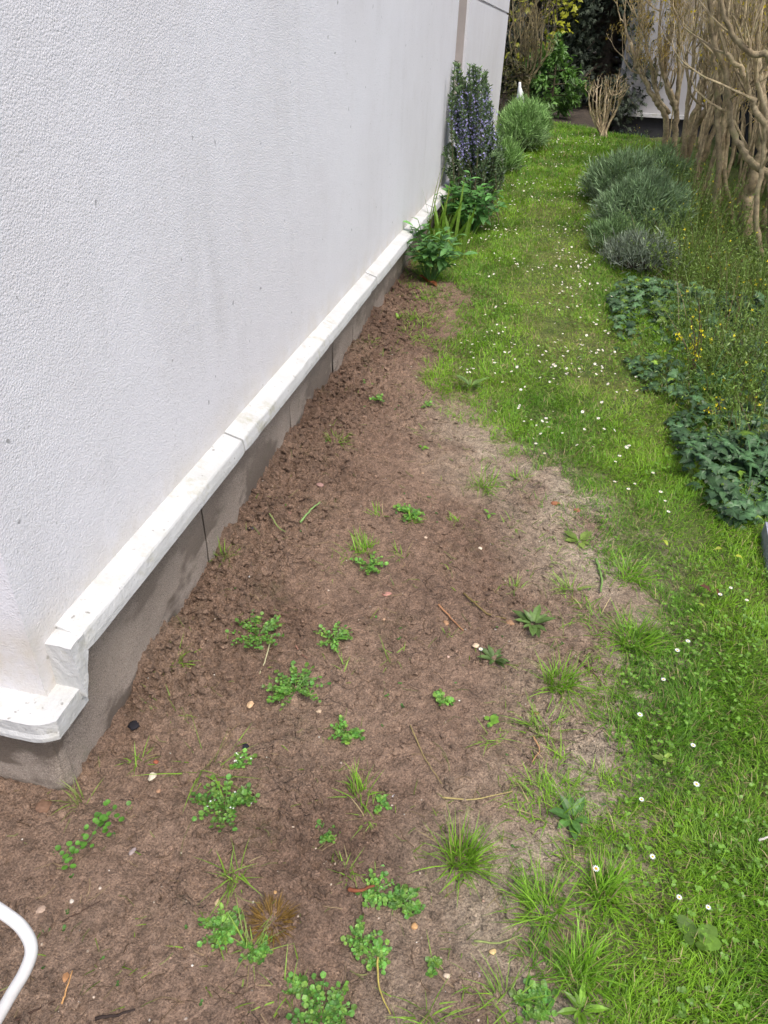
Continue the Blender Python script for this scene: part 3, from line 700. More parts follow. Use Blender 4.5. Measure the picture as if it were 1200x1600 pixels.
TUFTS = [
 (566, 862, 80, 'bright green grass tuft at the middle of the bare soil', 110, .07, 0, .8),
 (526, 692, 55, 'low spiky grass tuft near the wall at the upper bed', 60, .06, 0, .9),
 (760, 760, 80, 'dense spiky grass tuft close to the lawn edge in the upper bed', 110, .09, 0, .75),
 (872, 1072, 115, 'tall dense grass tuft on the right of the soil beside pale bare ground', 230, .10, 0, .6),
 (850, 1140, 110, 'straggly grass tuft just below the tall dense tuft on the right', 120, .09, .1, 1.0),
 (722, 1345, 120, 'largest upright grass tuft in the foreground soil', 240, .10, .05, .5),
 (852, 1425, 140, 'sprawling grass tuft where the foreground soil meets the lawn', 200, .11, .08, .95),
 (325, 1195, 130, 'long loose grass blades beside the tall cress in the left foreground', 46, .13, .15, .9),
 (214, 1192, 62, 'small dark star shaped grass tuft near the white kidney stone', 46, .055, .1, 1.15),
 (128, 1252, 60, 'pale wilted grass tuft at the foot of the house corner', 26, .09, .55, .5),
 (272, 1035, 80, 'thin grass tuft along the plinth above the house corner', 34, .07, .2, 1.0),
 (262, 1108, 90, 'flattened grass tuft between the plinth and the dark shard', 60, .075, .2, 1.15),
 (560, 1238, 70, 'sparse upright grass tuft in the middle foreground soil', 44, .07, .05, .6),
 (578, 1275, 60, 'reddish straggling grass tuft below the white chip', 30, .055, .3, 1.1),
 (592, 803, 45, 'small grass tuft left of the round leaved weed patch', 40, .05, 0, .8),
 (665, 672, 70, 'faint thin grass tuft across the upper soil', 34, .05, .15, 1.2),
 (366, 1372, 85, 'thin yellow green grass tuft in the left foreground', 36, .08, .2, .8),
 (352, 870, 55, 'small soft grass tuft touching the plinth', 50, .06, .1, .8),
 (626, 866, 55, 'flat small grass tuft right of the bright middle tuft', 40, .05, .1, 1.1),
 (618, 1028, 85, 'pale thin spreading grass tuft in the mid soil', 26, .075, .25, 1.1),
 (888, 922, 80, 'grey green grass tuft on the pale soil near the lawn', 50, .07, .2, 1.0),
 (985, 902, 120, 'thick overhanging grass clump at the lawn edge beside the pale soil', 190, .10, 0, .85),
 (992, 1005, 140, 'thick grass clump bulging over the pale soil from the lawn', 230, .11, 0, .8),
 (812, 748, 60, 'short grass tuft at the lawn corner above the pale soil', 60, .06, .1, .9),
 (712, 815, 45, 'tiny grass tuft in the reddish soil beside a pale patch', 30, .045, .1, .9),
 (545, 868, 60, 'thin trailing grass beside the bright middle tuft', 26, .07, .15, 1.2),
 (545, 1360, 70, 'low grass tuft by the reddish root in the foreground', 46, .05, .15, 1.0),
 (700, 995, 36, 'single small sprout of grass by the slanting twig', 16, .04, .1, .7),
 (805, 915, 50, 'low scruffy grass tuft above the toothed rosette', 40, .05, .2, 1.0),
 (645, 815, 40, 'small grass tuft among the round leaved weeds', 30, .045, 0, .9),
 (575, 538, 70, 'green grass tuft near the wall at the far end of the soil', 70, .06, .05, .9),
 (640, 495, 80, 'scrubby grass tuft below the broad leaved plants by the wall', 80, .07, .1, 1.0),
 (660, 470, 60, 'grass tuft at the farthest end of the bare soil', 70, .07, .05, .8),
 (395, 1482, 90, 'yellowing grass tuft with brown dead base in the bottom soil', 36, .09, .4, .9),
 (940, 1395, 120, 'dark dense grass clump at the lawn edge in the foreground', 200, .09, 0, .8),
 (905, 1520, 120, 'long bladed grass clump at the bottom lawn edge', 180, .10, 0, .7),
 (840, 1240, 90, 'thin wiry grass tuft across the cracked soil on the right', 40, .07, .25, 1.2),
 (770, 1155, 80, 'straggling thin grass beside the lobed seedling', 24, .08, .3, 1.25),
 (800, 820, 70, 'scruffy grass tuft on the soil between two pale patches', 50, .05, .2, 1.1),
 (540, 1050, 50, 'sparse grass sprout hanging off the second cress', 22, .05, .1, 1.1),
 (520, 890, 70, 'thin creeping grass strands left of the middle tuft', 22, .06, .2, 1.3),
 (670, 1590, 110, 'thin upright grass tuft at the bottom edge of the photo', 46, .09, .2, .7),
 (790, 1560, 90, 'wiry grass tuft near the bottom right of the soil', 40, .08, .2, .8),
 (455, 1550, 90, 'wispy grass beside the bottom cress clump', 24, .07, .3, 1.1),
]
for a in TUFTS: tuft(a[0], a[1], a[2], a[3], a[4], a[5], a[6], a[7])

# ------------------------------------------------------------------ cress and other small weeds
def cress(px, py, wpx, label, nst=26, tall=.5, leaf=.0075, tone=(.135, .295, .050), flowers=0):
    P = gp(px, py); P[2] = float(soil_z(P[0], P[1])); r = wpx*mpp(P)/2*.78
    t = thing('cress_weed', label, 'weed', P, 'bright green cress weeds in the bare soil')
    st = MB(); lf = MB(); tone = np.array(tone)
    OO, DD, SS, CC, NN = [], [], [], [], []; s_cl = R.uniform(.4, 1.3)
    for i in range(nst):
        a = R.uniform(0, 6.28); q = R.random()**.6
        L = r*(.45+.6*q)*1.25
        el = (1-q*.85)*tall*1.1+.08
        d = np.array([math.cos(a), math.sin(a), 0]); m = 6; pts = []
        for j in range(m+1):
            s = j/m; pts.append(d*L*s*math.cos(el*(1-.5*s))+np.array([0, 0, L*math.sin(el)*(s-.35*s*s)*1.3+.002]))
        pts = np.array(pts)
        add_tube(st, pts, np.linspace(.0012, .0007, m+1), 3, tone*.8)
        side = np.array([-d[1], d[0], 0])
        for j in range(2, m+1):
            tn = unit(pts[j]-pts[j-1])
            for sgn in ((-1, 1) if j < m else (0,)):
                dd = tn*(.35 if sgn else 1)+side*sgn+R.normal(0, .25, 3)
                OO.append(pts[j]); DD.append(dd); NN.append(np.array([0, 0, 1.])+R.normal(0, .35, 3))
                SS.append(leaf*.88*(1.5 if sgn == 0 else .7+.1*j)*R.uniform(.65, 1.3)); CC.append(tone*R.uniform(.5, 1.35)*(.75+.3*s_cl)*np.array([R.uniform(.8, 1.3), 1, 1]))
    X, Y, Z = frames(np.array(DD), np.array(NN)); place(lf, T_LOBE, np.array(OO), X, Y, Z, np.array(SS)*1.1, np.array(CC))
    stuff(st.build('stems', M_LEAF, t)); stuff(lf.build('leaflets', M_LEAF, t))
    if flowers:
        fl = MB(); n = flowers; k = R.choice(len(OO), n); O = np.array(OO)[k]+np.array([0, 0, .012])
        X, Y, Z = frames(R.normal(0, 1, (n, 3)), np.tile([0, 0, 1.], (n, 1))); place(fl, T_FLOWER, O, X, Y, Z, .007, (.8, .8, .78)); stuff(fl.build('flowers', M_PETAL, t))
CRESS = [
 (403, 992, 82, 'full round cress clump growing nearest the ledge corner', 42, .75, .0085),
 (522, 1000, 58, 'cress clump with a side sprig in the mid soil', 30, .6, .0075),
 (463, 1080, 90, 'broad cress clump in the middle of the left soil', 44, .6, .0085),
 (541, 1142, 50, 'small single cress clump below the tan pebbles', 22, .6, .008),
 (352, 1262, 95, 'tall flowering cress among long grass in the left foreground', 44, 1.0, .0085),
 (506, 1301, 36, 'tiny compact cress rosette alone in the foreground soil', 18, .5, .0075),
 (345, 1452, 62, 'low dense cress mat left of the dead brown tuft', 34, .35, .0075),
 (398, 1478, 48, 'dark cress at the foot of the yellowing grass', 22, .4, .0075),
 (590, 1390, 62, 'trailing cress beside the reddish root', 26, .5, .007),
 (632, 1408, 52, 'blue green cress right of the reddish root', 24, .5, .008),
 (565, 1466, 48, 'upright cress sprig in the lower middle soil', 22, .8, .007),
 (592, 1498, 42, 'cress rosette at the end of the yellow grass stem', 20, .5, .0075),
 (502, 1588, 95, 'lush cress clump cut by the bottom edge of the photo', 46, .7, .0085),
 (580, 598, 30, 'small bright weed seedling in the upper bed near the wall', 16, .5, .010),
 (590, 629, 22, 'tiny weed seedling just below the bright upper one', 12, .5, .009),
 (667, 635, 18, 'tiny two leaved seedling in the upper soil', 8, .5, .008),
 (640, 803, 46, 'round leaved weed patch above the middle tuft', 22, .35, .010),
 (576, 885, 48, 'cress hidden at the foot of the bright middle tuft', 24, .6, .008),
 (690, 1097, 26, 'tiny pale rosette at the centre right of the soil', 14, .5, .009),
 (678, 1513, 22, 'tiny green seedling near the bottom pale stones', 10, .5, .008),
 (595, 1258, 26, 'small cress sprig beside the sparse foreground tuft', 12, .5, .007),
 (458, 1550, 42, 'thin cress trail left of the bottom edge clump', 14, .5, .007),
 (838, 1570, 60, 'green weed clump at the bottom edge of the lawn', 30, .5, .009),
 (380, 1195, 30, 'single upright cress shoot behind the tall flowering cress', 12, 1.1, .008),
]
for c in CRESS: cress(c[0], c[1], c[2]*1.06, c[3], int(c[4]*.68), c[5], c[6], flowers=8 if 'flowering' in c[3] else 0)

def rosette(px, py, wpx, label, nleaf=9, tone=(.07, .15, .045), width=.5, rise=.35, cat='weed', tpl=T_OVAL, name='leafy_rosette'):
    P = gp(px, py); zt = float(soil_z(P[0], P[1])) if bed_sd(P[0], P[1]) < 0 else P[2]+.015; P[2] = zt
    r = wpx*mpp(P)/2; t = thing(name, label, cat, P, 'flat broad leaved rosettes')
    first = None
    if nleaf > 6: nleaf += 5; width *= .8; rise = .55
    for i in range(nleaf):
        a = i*2.4+R.uniform(-.3, .3); d = np.array([[math.cos(a), math.sin(a), rise*R.uniform(.3, 1.3)]])
        m = MB(); X, Y, Z = frames(d, np.array([[0, 0, 1.]]))
        s = r*R.uniform(.45, 1.08); V = tpl[0].copy(); V[:, 1] *= width/.34
        place(m, (V, tpl[1]), np.array([[0, 0, .003]])+X*r*.1, X, Y, Z, s, np.array(tone)*np.array([1.6, 1.35, .9])*R.uniform(.7, 1.4)); m.build('leaf', M_LEAF, t)
rosette(832, 980, 72, 'toothed dark rosette beside a round tan stone on the right soil', 11, (.06, .12, .045), .42)
rosette(772, 1032, 58, 'grey green rosette with a daisy bud next to white stones', 10, (.06, .115, .05), .4)
rosette(764, 1130, 32, 'single bright lobed seedling in the right soil', 4, (.10, .24, .04), .9)
rosette(893, 1280, 78, 'blue green broad leaved rosette on the cracked soil by the lawn', 9, (.05, .13, .045), .5)
rosette(905, 1585, 78, 'dandelion like rosette at the bottom edge in the lawn', 7, (.09, .20, .03), .34)
rosette(1085, 1475, 70, 'round leaved weed rosette low in the foreground lawn', 6, (.07, .15, .03), .3, tpl=T_ROUND)
rosette(735, 610, 60, 'flat grey green rosette at the lawn edge beside the upper soil', 8, (.07, .14, .05), .35)
rosette(660, 700, 20, 'very small rosette in the upper middle soil', 5, (.09, .2, .04), .5)
rosette(764, 806, 26, 'two leaved seedling lying in reddish soil', 3, (.08, .2, .04), .4)
rosette(622, 497, 24, 'single bright upright leaf at the far end of the soil', 3, (.12, .26, .03), .5, 1.2)
rosette(905, 845, 50, 'small leafy weed on the pale soil near the upper lawn edge', 6, (.10, .17, .05), .5)
rosette(1035, 1195, 40, 'pale broad leaf rosette in the lawn right of the pale soil', 5, (.13, .22, .06), .5)
# creeping weed with paired round leaves by the house corner
P = gp(140, 1320); P[2] = float(soil_z(P[0], P[1])); t = thing('creeping_weed', 'creeping weed with pairs of round leaves near the house corner', 'weed', P)
pp = np.array([gp(*q)+np.array([0, 0, .010+.008*i]) for i, q in enumerate(((98, 1350), (120, 1338), (142, 1325), (155, 1308), (172, 1292), (186, 1285)))])-P
m = MB(); add_tube(m, catmull(pp, 4), .0014, 4, (.10, .15, .05)); m.build('stem', M_LEAF, t)
for q in list(pp)+list((pp[1:]+pp[:-1])/2):
    for s in (-1, 1):
        for u in (0, 1):
            a = math.atan2(pp[-1][1]-pp[0][1], pp[-1][0]-pp[0][0])+s*1.2+R.normal(0, .5)
            m = MB(); X, Y, Z = frames(np.array([[math.cos(a), math.sin(a), .15]]), np.array([[R.normal(0, .2), R.normal(0, .2), 1.]]))
            place(m, T_ROUND, (q+[R.normal(0, .010), R.normal(0, .014), .004+.006*u])[None]+X*R.uniform(.002, .012), X, Y, Z, R.uniform(.010, .015), np.array([.10, .245, .035])*R.uniform(.75, 1.25)); m.build('leaf', M_LEAF, t)
P = gp(425, 1440); P[2] = float(soil_z(P[0], P[1])); t = thing('dead_moss_clump', 'rusty brown dead clump beside the yellowing grass tuft', 'dead plant', P)
m = MB(); n = 260; a = R.uniform(0, 6.28, n); rr = .035*np.sqrt(R.random(n))
blades(m, np.stack([rr*np.cos(a), rr*np.sin(a), np.zeros(n)], 1), R.uniform(.015, .04, n), .0018, a, R.uniform(.2, 1.3, n), R.uniform(.3, 1.5, n), np.array([.20, .12, .03])*R.uniform(.5, 1.3, (n, 1)), 2)
stuff(m.build('blades', M_GRASS, t))

# ------------------------------------------------------------------ stones, shards, twigs, dead leaves
def stone(px, py, wpx, hpx, col, label, flat=.5, name='pebble', cat='stone', ang=None, group='stones on the bare soil', jag=.22):
    P = gp(px, py); P[2] = float(soil_z(P[0], P[1])) if bed_sd(P[0], P[1]) < 0 else P[2]+.012
    a, bb = wpx*mpp(P)/2*.88, hpx*mpp(P)/2*1.0
    m = MB(); V = ICO_V.copy(); n = 2; F = ICO_F
    for it in range(n):                                  # subdivide the icosahedron
        nv = list(map(tuple, V)); cache = {}; nf = []
        def mid(i, j):
            k = (min(i, j), max(i, j))
            if k not in cache:
                v = (np.array(nv[i])+np.array(nv[j])); nv.append(tuple(v/np.linalg.norm(v))); cache[k] = len(nv)-1
            return cache[k]
        for f in F:
            x, y, z = mid(f[0], f[1]), mid(f[1], f[2]), mid(f[2], f[0]); nf += [(f[0], x, z), (f[1], y, x), (f[2], z, y), (x, y, z)]
        V = np.array(nv); F = np.array(nf)
    s = R.uniform(0, 50)
    k = 1+jag*fbm(V[:, 0]*1.3+s, V[:, 1]*1.3+V[:, 2]*1.7, 1.1, 3, 3)*2
    V = V*k[:, None]*np.array([a, bb, min(a, bb)*flat])
    th_ = R.uniform(-.5, .5) if ang is None else ang
    c, si = math.cos(th_), math.sin(th_); V = np.stack([V[:, 0]*c-V[:, 1]*si, V[:, 0]*si+V[:, 1]*c, V[:, 2]], 1)
    m.add(V, F, srgb(*col)*.72); o = m.build(name, M_COL, smooth=True); o.location = P+np.array([0, 0, min(a, bb)*flat*.25])
    tag(o, label, cat, group); return o
STONES = [
 (391, 1101, 11, 15, (220, 185, 145), 'tan oval pebble left of the broad cress clump'), (498, 1107, 9, 8, (215, 190, 160), 'small tan pebble right of the broad cress clump'),
 (237, 1210, 13, 14, (225, 215, 190), 'white kidney shaped pebble right of the dark star shaped tuft'), (605, 925, 17, 11, (190, 140, 125), 'flat pinkish stone below the bright middle tuft', .3),
 (391, 902, 6, 6, (235, 232, 228), 'white pebble near the plinth'), (743, 1012, 12, 9, (225, 200, 170), 'tan white pebble beside the grey green rosette'),
 (697, 976, 9, 11, (180, 140, 105), 'round tan stone under the slanting twig'), (797, 974, 14, 12, (165, 130, 100), 'round brown stone left of the toothed rosette'),
 (815, 971, 8, 8, (240, 235, 228), 'white pebble touching the toothed rosette'), (616, 1243, 8, 5, (240, 240, 246), 'bluish white chip in the middle foreground'),
 (648, 1444, 12, 10, (210, 165, 115), 'tan angular stone right of the trailing cress', .5), (770, 1487, 12, 9, (225, 195, 140), 'pale yellow stone on the lower right soil'),
 (698, 1524, 11, 12, (215, 195, 170), 'pale crumbly stone near the tiny bottom seedling'), (746, 1524, 10, 8, (170, 150, 150), 'greyish pink stone near the bottom right soil'),
 (64, 1421, 18, 11, (185, 160, 140), 'tan oval stone near the white tube'), (207, 1333, 9, 14, (165, 150, 145), 'upright grey stone below the creeping weed'),
 (528, 590, 18, 10, (165, 105, 80), 'reddish brick shard at the wall foot in the upper bed', .35), (500, 761, 15, 9, (170, 135, 125), 'flat pinkish stone in the dark crumbly soil near the wall', .3),
 (455, 801, 12, 8, (165, 130, 115), 'dull pink stone in the crumbly soil below the flat pinkish one', .4), (394, 827, 15, 10, (75, 70, 78), 'dark grey slate shard close to the plinth', .3),
 (516, 617, 7, 6, (230, 225, 220), 'white pebble below the reddish brick shard'), (902, 797, 12, 8, (180, 120, 95), 'reddish stone at the upper edge of the pale soil', .5),
 (868, 787, 16, 9, (165, 110, 80), 'reddish brown clod like stone left of the upper pale soil', .5), (247, 1233, 8, 7, (190, 150, 120), 'small brown pebble below the white kidney pebble'),
 (244, 1192, 9, 6, (170, 100, 75), 'small red brick chip above the white kidney pebble', .5), (70, 1262, 30, 22, (135, 105, 85), 'rough brown lump of mortar at the foot of the front plinth', .6),
 (838, 1115, 7, 7, (200, 140, 110), 'orange pebble left of the straggly grass tuft'), (870, 1052, 6, 6, (235, 230, 225), 'white chip behind the tall dense tuft'),
 (700, 1030, 5, 5, (225, 190, 170), 'tiny pale pebble near the middle rosettes'), (525, 1350, 6, 5, (215, 190, 165), 'tiny tan pebble above the reddish root'),
 (430, 1395, 6, 6, (200, 160, 110), 'tiny orange tan pebble in the left foreground'), (660, 742, 7, 6, (190, 160, 130), 'small tan pebble in the upper mid soil'),
 (340, 1413, 9, 11, (205, 180, 140), 'buff pebble lying by the buried twig'), (112, 1408, 8, 6, (215, 205, 190), 'pale flake near the tan oval stone'),
 (665, 842, 6, 5, (215, 190, 165), 'tiny pale pebble right of the flat small tuft'), (600, 965, 6, 5, (200, 165, 135), 'tiny tan pebble below the flat pinkish stone'),
 (750, 857, 7, 7, (230, 215, 190), 'cream pebble on the right mid soil'), (585, 958, 6, 5, (225, 190, 150), 'tiny buff pebble in the mid soil'),
]
for s in STONES: stone(s[0], s[1], s[2], s[3], s[4], s[5], *(s[6:]))
for s in [(210, 1134, 20, 22, (38, 36, 42), 'black charred lump beside the flattened grass tuft', .4), (295, 1084, 15, 13, (32, 42, 52), 'dark teal shard above the long loose grass', .3),
          (383, 1166, 14, 10, (40, 40, 48), 'small dark shard right of the long loose grass', .35), (395, 936, 14, 7, (52, 42, 38), 'dark flat fragment above the round cress clump', .3)]:
    stone(*s[:5], s[5], s[6], name='dark_shard', cat='shard', group='dark shards on the bare soil', jag=.25)
def twig(pts, wpx, col, label, name='twig', cat='twig', lift=.006):
    P3 = []
    for q in pts:
        p = gp(*q); z = float(soil_z(p[0], p[1])) if bed_sd(p[0], p[1]) < 0 else p[2]+.02; P3.append((p[0], p[1], z+lift))
    P3 = catmull(np.array(P3), 5); r = wpx*mpp(P3[0])/2
    P3 = P3+R.normal(0, r*.25, P3.shape)
    m = MB(); add_tube(m, P3, np.linspace(r, r*.5, len(P3)), 5, srgb(*col)); o = m.build(name, M_COL, smooth=True, loc=P3[0]); tag(o, label, cat, 'twigs and straws on the soil')
twig([(684, 950), (704, 970), (723, 990)], 4, (150, 110, 80), 'tan slanting twig on the mid right soil')
twig([(544, 1392), (560, 1393), (586, 1384)], 7, (120, 70, 48), 'reddish root poking from the foreground soil')
twig([(98, 1572), (106, 1550), (115, 1520)], 3.5, (190, 145, 95), 'pale straw near the bottom left corner')
twig([(20, 1602), (55, 1583), (88, 1567)], 4, (70, 52, 42), 'dark twig half buried at the bottom left')
twig([(150, 1592), (180, 1590), (212, 1580)], 6, (52, 42, 38), 'dark root at the bottom left edge')
twig([(98, 1440), (130, 1425), (158, 1412)], 3, (75, 58, 48), 'thin dark twig next to the buff pebble')
twig([(724, 930), (760, 962), (790, 968)], 4, (110, 95, 60), 'crooked olive brown twig above the white stones')
twig([(462, 1010), (470, 1020), (480, 1034)], 3, (135, 100, 85), 'small brown twig on the broad cress clump')
twig([(425, 990), (415, 1030), (405, 1052)], 3, (170, 165, 130), 'pale straw hanging below the round cress clump')
twig([(470, 818), (482, 805), (500, 791)], 4, (120, 150, 90), 'fallen grey green leaf blade on the crumbly soil', 'grass_straw', 'straw', .01)
twig([(420, 812), (434, 832), (446, 838)], 3, (120, 130, 80), 'short bent straw on the crumbly soil near the plinth', 'grass_straw', 'straw', .008)
twig([(640, 1140), (665, 1190), (690, 1230)], 2.5, (135, 120, 80), 'long thin straw across the cracked middle soil', 'grass_straw', 'straw')
twig([(590, 1500), (592, 1545), (610, 1590)], 4, (165, 150, 80), 'yellow grass stem below the cress rosette', 'grass_straw', 'straw', .01)
twig([(740, 1472), (780, 1475), (815, 1462)], 4, (130, 140, 85), 'pale green fallen blade by the pale yellow stone', 'grass_straw', 'straw', .008)
twig([(345, 1345), (352, 1365), (358, 1385)], 3, (110, 80, 60), 'short brown twig beside the thin yellow green tuft')
twig([(690, 1252), (740, 1255), (800, 1240)], 3, (160, 145, 95), 'tan runner stem crossing the right soil', 'grass_straw', 'straw', .01)
twig([(930, 880), (938, 905), (938, 930)], 5, (110, 140, 75), 'grey green fallen blade on the pale soil edge', 'grass_straw', 'straw', .012)
twig([(905, 1030), (935, 1060), (938, 1075)], 3, (80, 65, 50), 'dark little twig on the pale soil strip')
twig([(832, 1155), (842, 1175), (830, 1195)], 3, (170, 130, 95), 'tan root hanging from the straggly tuft')
twig([(1175, 1333), (1190, 1328), (1203, 1322)], 4, (180, 175, 165), 'pale straw lying in the foreground lawn', 'grass_straw', 'straw', .03)
n_tw = 0
m = MB()                                       # fine rootlets and straws nobody could count
for i in range(900):
    p = scatter_bed(6, lambda x, y: 1+0*x)
    if len(p) == 0: continue
    p = p[0]; a = R.uniform(0, 6.28); L = R.uniform(.010, .055)*(1+1.2*(R.random() < .12))
    q = np.array([p+np.array([math.cos(a+.4*s)*L*s, math.sin(a+.4*s)*L*s, .003]) for s in np.linspace(0, 1, 4)])
    q[:, 2] = soil_z(q[:, 0], q[:, 1])+.0025
    add_tube(m, q, R.uniform(.0005, .0012), 3, np.array([[.10, .065, .04], [.22, .16, .09], [.16, .17, .06]])[R.integers(0, 3)])
stuff(m.build('rootlets', M_COL))
m = MB(); n = 9000                             # stray single blades and seedlings over the soil
y = .5+4.6*R.random(n)**1.3; x = R.uniform(-.6, 1.5, n)
sdv = bed_sd(x, y); pr = np.clip(.05+.30*np.clip(1+sdv/.30, 0, 1)+(.35+1.2*np.clip((y-3.2)/1.0, 0, 1)+.7*np.clip(1+sdv/.4, 0, 1))*np.clip(fbm(x, y, 5, 3, 131)-.08, 0, 1)*2, 0, 1)
k = (sdv < 0) & ((x > .02) | (y < .86)) & (R.random(n) < pr); x, y = x[k], y[k]; n = len(x)
blades(m, np.stack([x, y, soil_z(x, y)-.002], 1), R.uniform(.015, .055, n), R.uniform(.0016, .0030, n), R.uniform(0, 6.28, n), R.uniform(.3, 1.4, n), R.uniform(.1, .9, n),
       (G_FRESH*.5+G_YEL*.25)*R.uniform(.5, 1.2, (n, 1)), 3)
stuff(m.build('stray_grass', M_GRASS))
m = MB(); n = 700
y = .5+4.6*R.random(n)**1.3; x = R.uniform(-.6, 1.5, n); k = (bed_sd(x, y) < 0) & ((x > .02) | (y < .86)) & (R.random(n) < np.clip(.25+1.2*fbm(x, y, 3, 2, 133), 0, 1)); x, y = x[k], y[k]; n = len(x)
O = np.stack([x, y, soil_z(x, y)+.004], 1)
for j in range(2):
    a = R.uniform(0, 6.28, n); X, Y, Z = frames(np.stack([np.cos(a), np.sin(a), R.uniform(0, .5, n)], 1), np.tile([0, 0, 1.], (n, 1)))
    place(m, T_ROUND, O, X, Y, Z, R.uniform(.004, .009, n), np.array([.075, .165, .035])*R.uniform(.6, 1.3, (n, 1)))
stuff(m.build('tiny_seedlings', M_LEAF))
def dead_leaf(px, py, wpx, col, label, lift=.02):
    P = gp(px, py); s = wpx*mpp(P); m = MB(); X, Y, Z = frames(R.normal(0, 1, (1, 3))*[1, 1, .15], np.array([[.2, .1, 1.]]))
    V = T_OVAL[0].copy(); V[:, 1] *= 1.7; V[:, 2] *= 2.5; place(m, (V, T_OVAL[1]), -X*s*.5, X, Y, Z, s, srgb(*col)); o = m.build('dead_leaf', M_LEAF); o.location = P+np.array([0, 0, lift]); tag(o, label, 'dead leaf', 'fallen leaves')
dead_leaf(1098, 932, 20, (92, 58, 38), 'brown dead leaf lying in the lawn near four daisies', .035)
dead_leaf(1118, 938, 16, (100, 64, 42), 'second brown dead leaf right beside a daisy in the lawn', .035)
dead_leaf(104, 1530, 16, (175, 130, 90), 'tan dry leaf chip beside the pale straw', .008)
dead_leaf(1150, 885, 14, (170, 175, 60), 'yellow fallen leaf in the grass below the ivy', .04)
dead_leaf(1035, 862, 13, (160, 175, 55), 'yellow leaf in the lawn left of the ivy', .04)
dead_leaf(1090, 958, 12, (160, 180, 70), 'yellow green leaf below the brown dead leaves', .035)
dead_leaf(1118, 872, 13, (150, 155, 60), 'yellow leaf at the lower fringe of the ivy', .04)
dead_leaf(664, 440, 26, (110, 60, 35), 'brown dead leaf under the broad leaved plant by the wall', .015)
dead_leaf(676, 446, 22, (120, 70, 45), 'second brown dead leaf under the broad leaved plant by the wall', .015)
dead_leaf(592, 505, 12, (165, 100, 60), 'small orange leaf on the soil close to the far plinth', .01)

# ------------------------------------------------------------------ daisies
def daisy_parts(parent, h, r, tilt):
    st = MB(); add_tube(st, np.array([[0, 0, 0], [tilt[0]*.3, tilt[1]*.3, h*.5], [tilt[0], tilt[1], h]]), .0009, 4, (.09, .16, .04)); st.build('stem', M_LEAF, parent)
    p = MB(); X, Y, Z = frames(np.array([[1., 0, -tilt[0]*8]]), np.array([[tilt[0]*8, tilt[1]*8, 1.]])); O = np.array([[tilt[0], tilt[1], h]])
    place(p, star(11, .62, 1.0, -.05, .12), O, X, Y, Z, r, (.85, .85, .87)); p.build('petals', M_PETAL, parent)
    d = MB(); place(d, fan(np.stack([np.cos(_a), np.sin(_a)], 1)*.36, (0, 0), .22, .10), O, X, Y, Z, r, (.75, .45, .03)); d.build('flower_disc', M_PETAL, parent)
DAISY_NEAR = [
 (1041, 1071, 'single daisy in the lawn right of the pale soil strip'), (1056, 1019, 'lower daisy of the close pair right of the overhanging grass'), (1074, 1010, 'larger daisy of the close pair right of the overhanging grass'),
 (1163, 949, 'daisy in the lawn nearest the slate edging'), (1138, 924, 'highest daisy beside the brown dead leaves'), (1125, 933, 'daisy touching the brown dead leaf'),
 (995, 1122, 'daisy at the very edge of the lawn beside the pale soil'), (1082, 1172, 'drooping daisy half open in the middle right lawn'), (1001, 1247, 'white daisy above the foreground grass near the blue green rosette'),
 (1082, 1226, 'daisy with yellow centre in the right foreground lawn'), (1019, 1335, 'small half closed daisy in the foreground lawn'), (933, 1361, 'half closed daisy at the foreground lawn edge'),
 (1105, 1419, 'pinkish daisy in the lower right lawn'), (1062, 1402, 'pale bud like daisy next to the pinkish one'), (752, 1019, 'daisy bud standing beside the grey green rosette in the soil'),
 (979, 708, 'daisy nearest the ivy in the mid lawn'), (967, 720, 'daisy with a large yellow centre in the mid lawn'), (955, 729, 'small daisy left of the one with the large yellow centre'),
 (1017, 744, 'daisy at the left tip of the near ivy'), (1037, 807, 'daisy below the left tip of the near ivy'), (1030, 776, 'pinkish daisy of the trio below the ivy tip'),
 (1036, 792, 'lowest daisy of the trio below the ivy tip'), (956, 762, 'daisy standing alone in the deep green middle lawn'), (983, 771, 'lower daisy of the pair in the deep green lawn'), (990, 762, 'upper daisy of the pair in the deep green lawn'),
 (849, 719, 'daisy at the corner where lawn meets the upper soil'), (835, 702, 'pink tipped daisy just above the lawn corner')]
for px, py, lab in DAISY_NEAR:
    P = gp(px, py); hh = R.uniform(.035, .06); v = unit(CAM-P); P = P+v*hh*1.0; P[2] = float(terrain(P[0], P[1]))
    t = thing('daisy', lab, 'daisy', P, 'white daisies in the lawn'); daisy_parts(t, hh, R.uniform(.006, .0085), R.normal(0, .006, 2))
dm = MB(); place(dm, star(9, .62, 1.0, 0, .15), np.zeros((1, 3)), np.array([[1., 0, 0]]), np.array([[0, 1., 0]]), np.array([[0, 0, 1.]]), 1., (.86, .85, .87))
place(dm, fan(np.stack([np.cos(_a), np.sin(_a)], 1)*.34, (0, 0), .26, .12), np.zeros((1, 3)), np.array([[1., 0, 0]]), np.array([[0, 1., 0]]), np.array([[0, 0, 1.]]), 1., (.7, .42, .04))
cnt = 0; proto = None; far = MB(); tries = 0
zones = [((730, 940), (215, 340), .42), ((700, 930), (340, 470), .27), ((715, 960), (450, 600), .25), ((770, 1000), (590, 720), .06)]
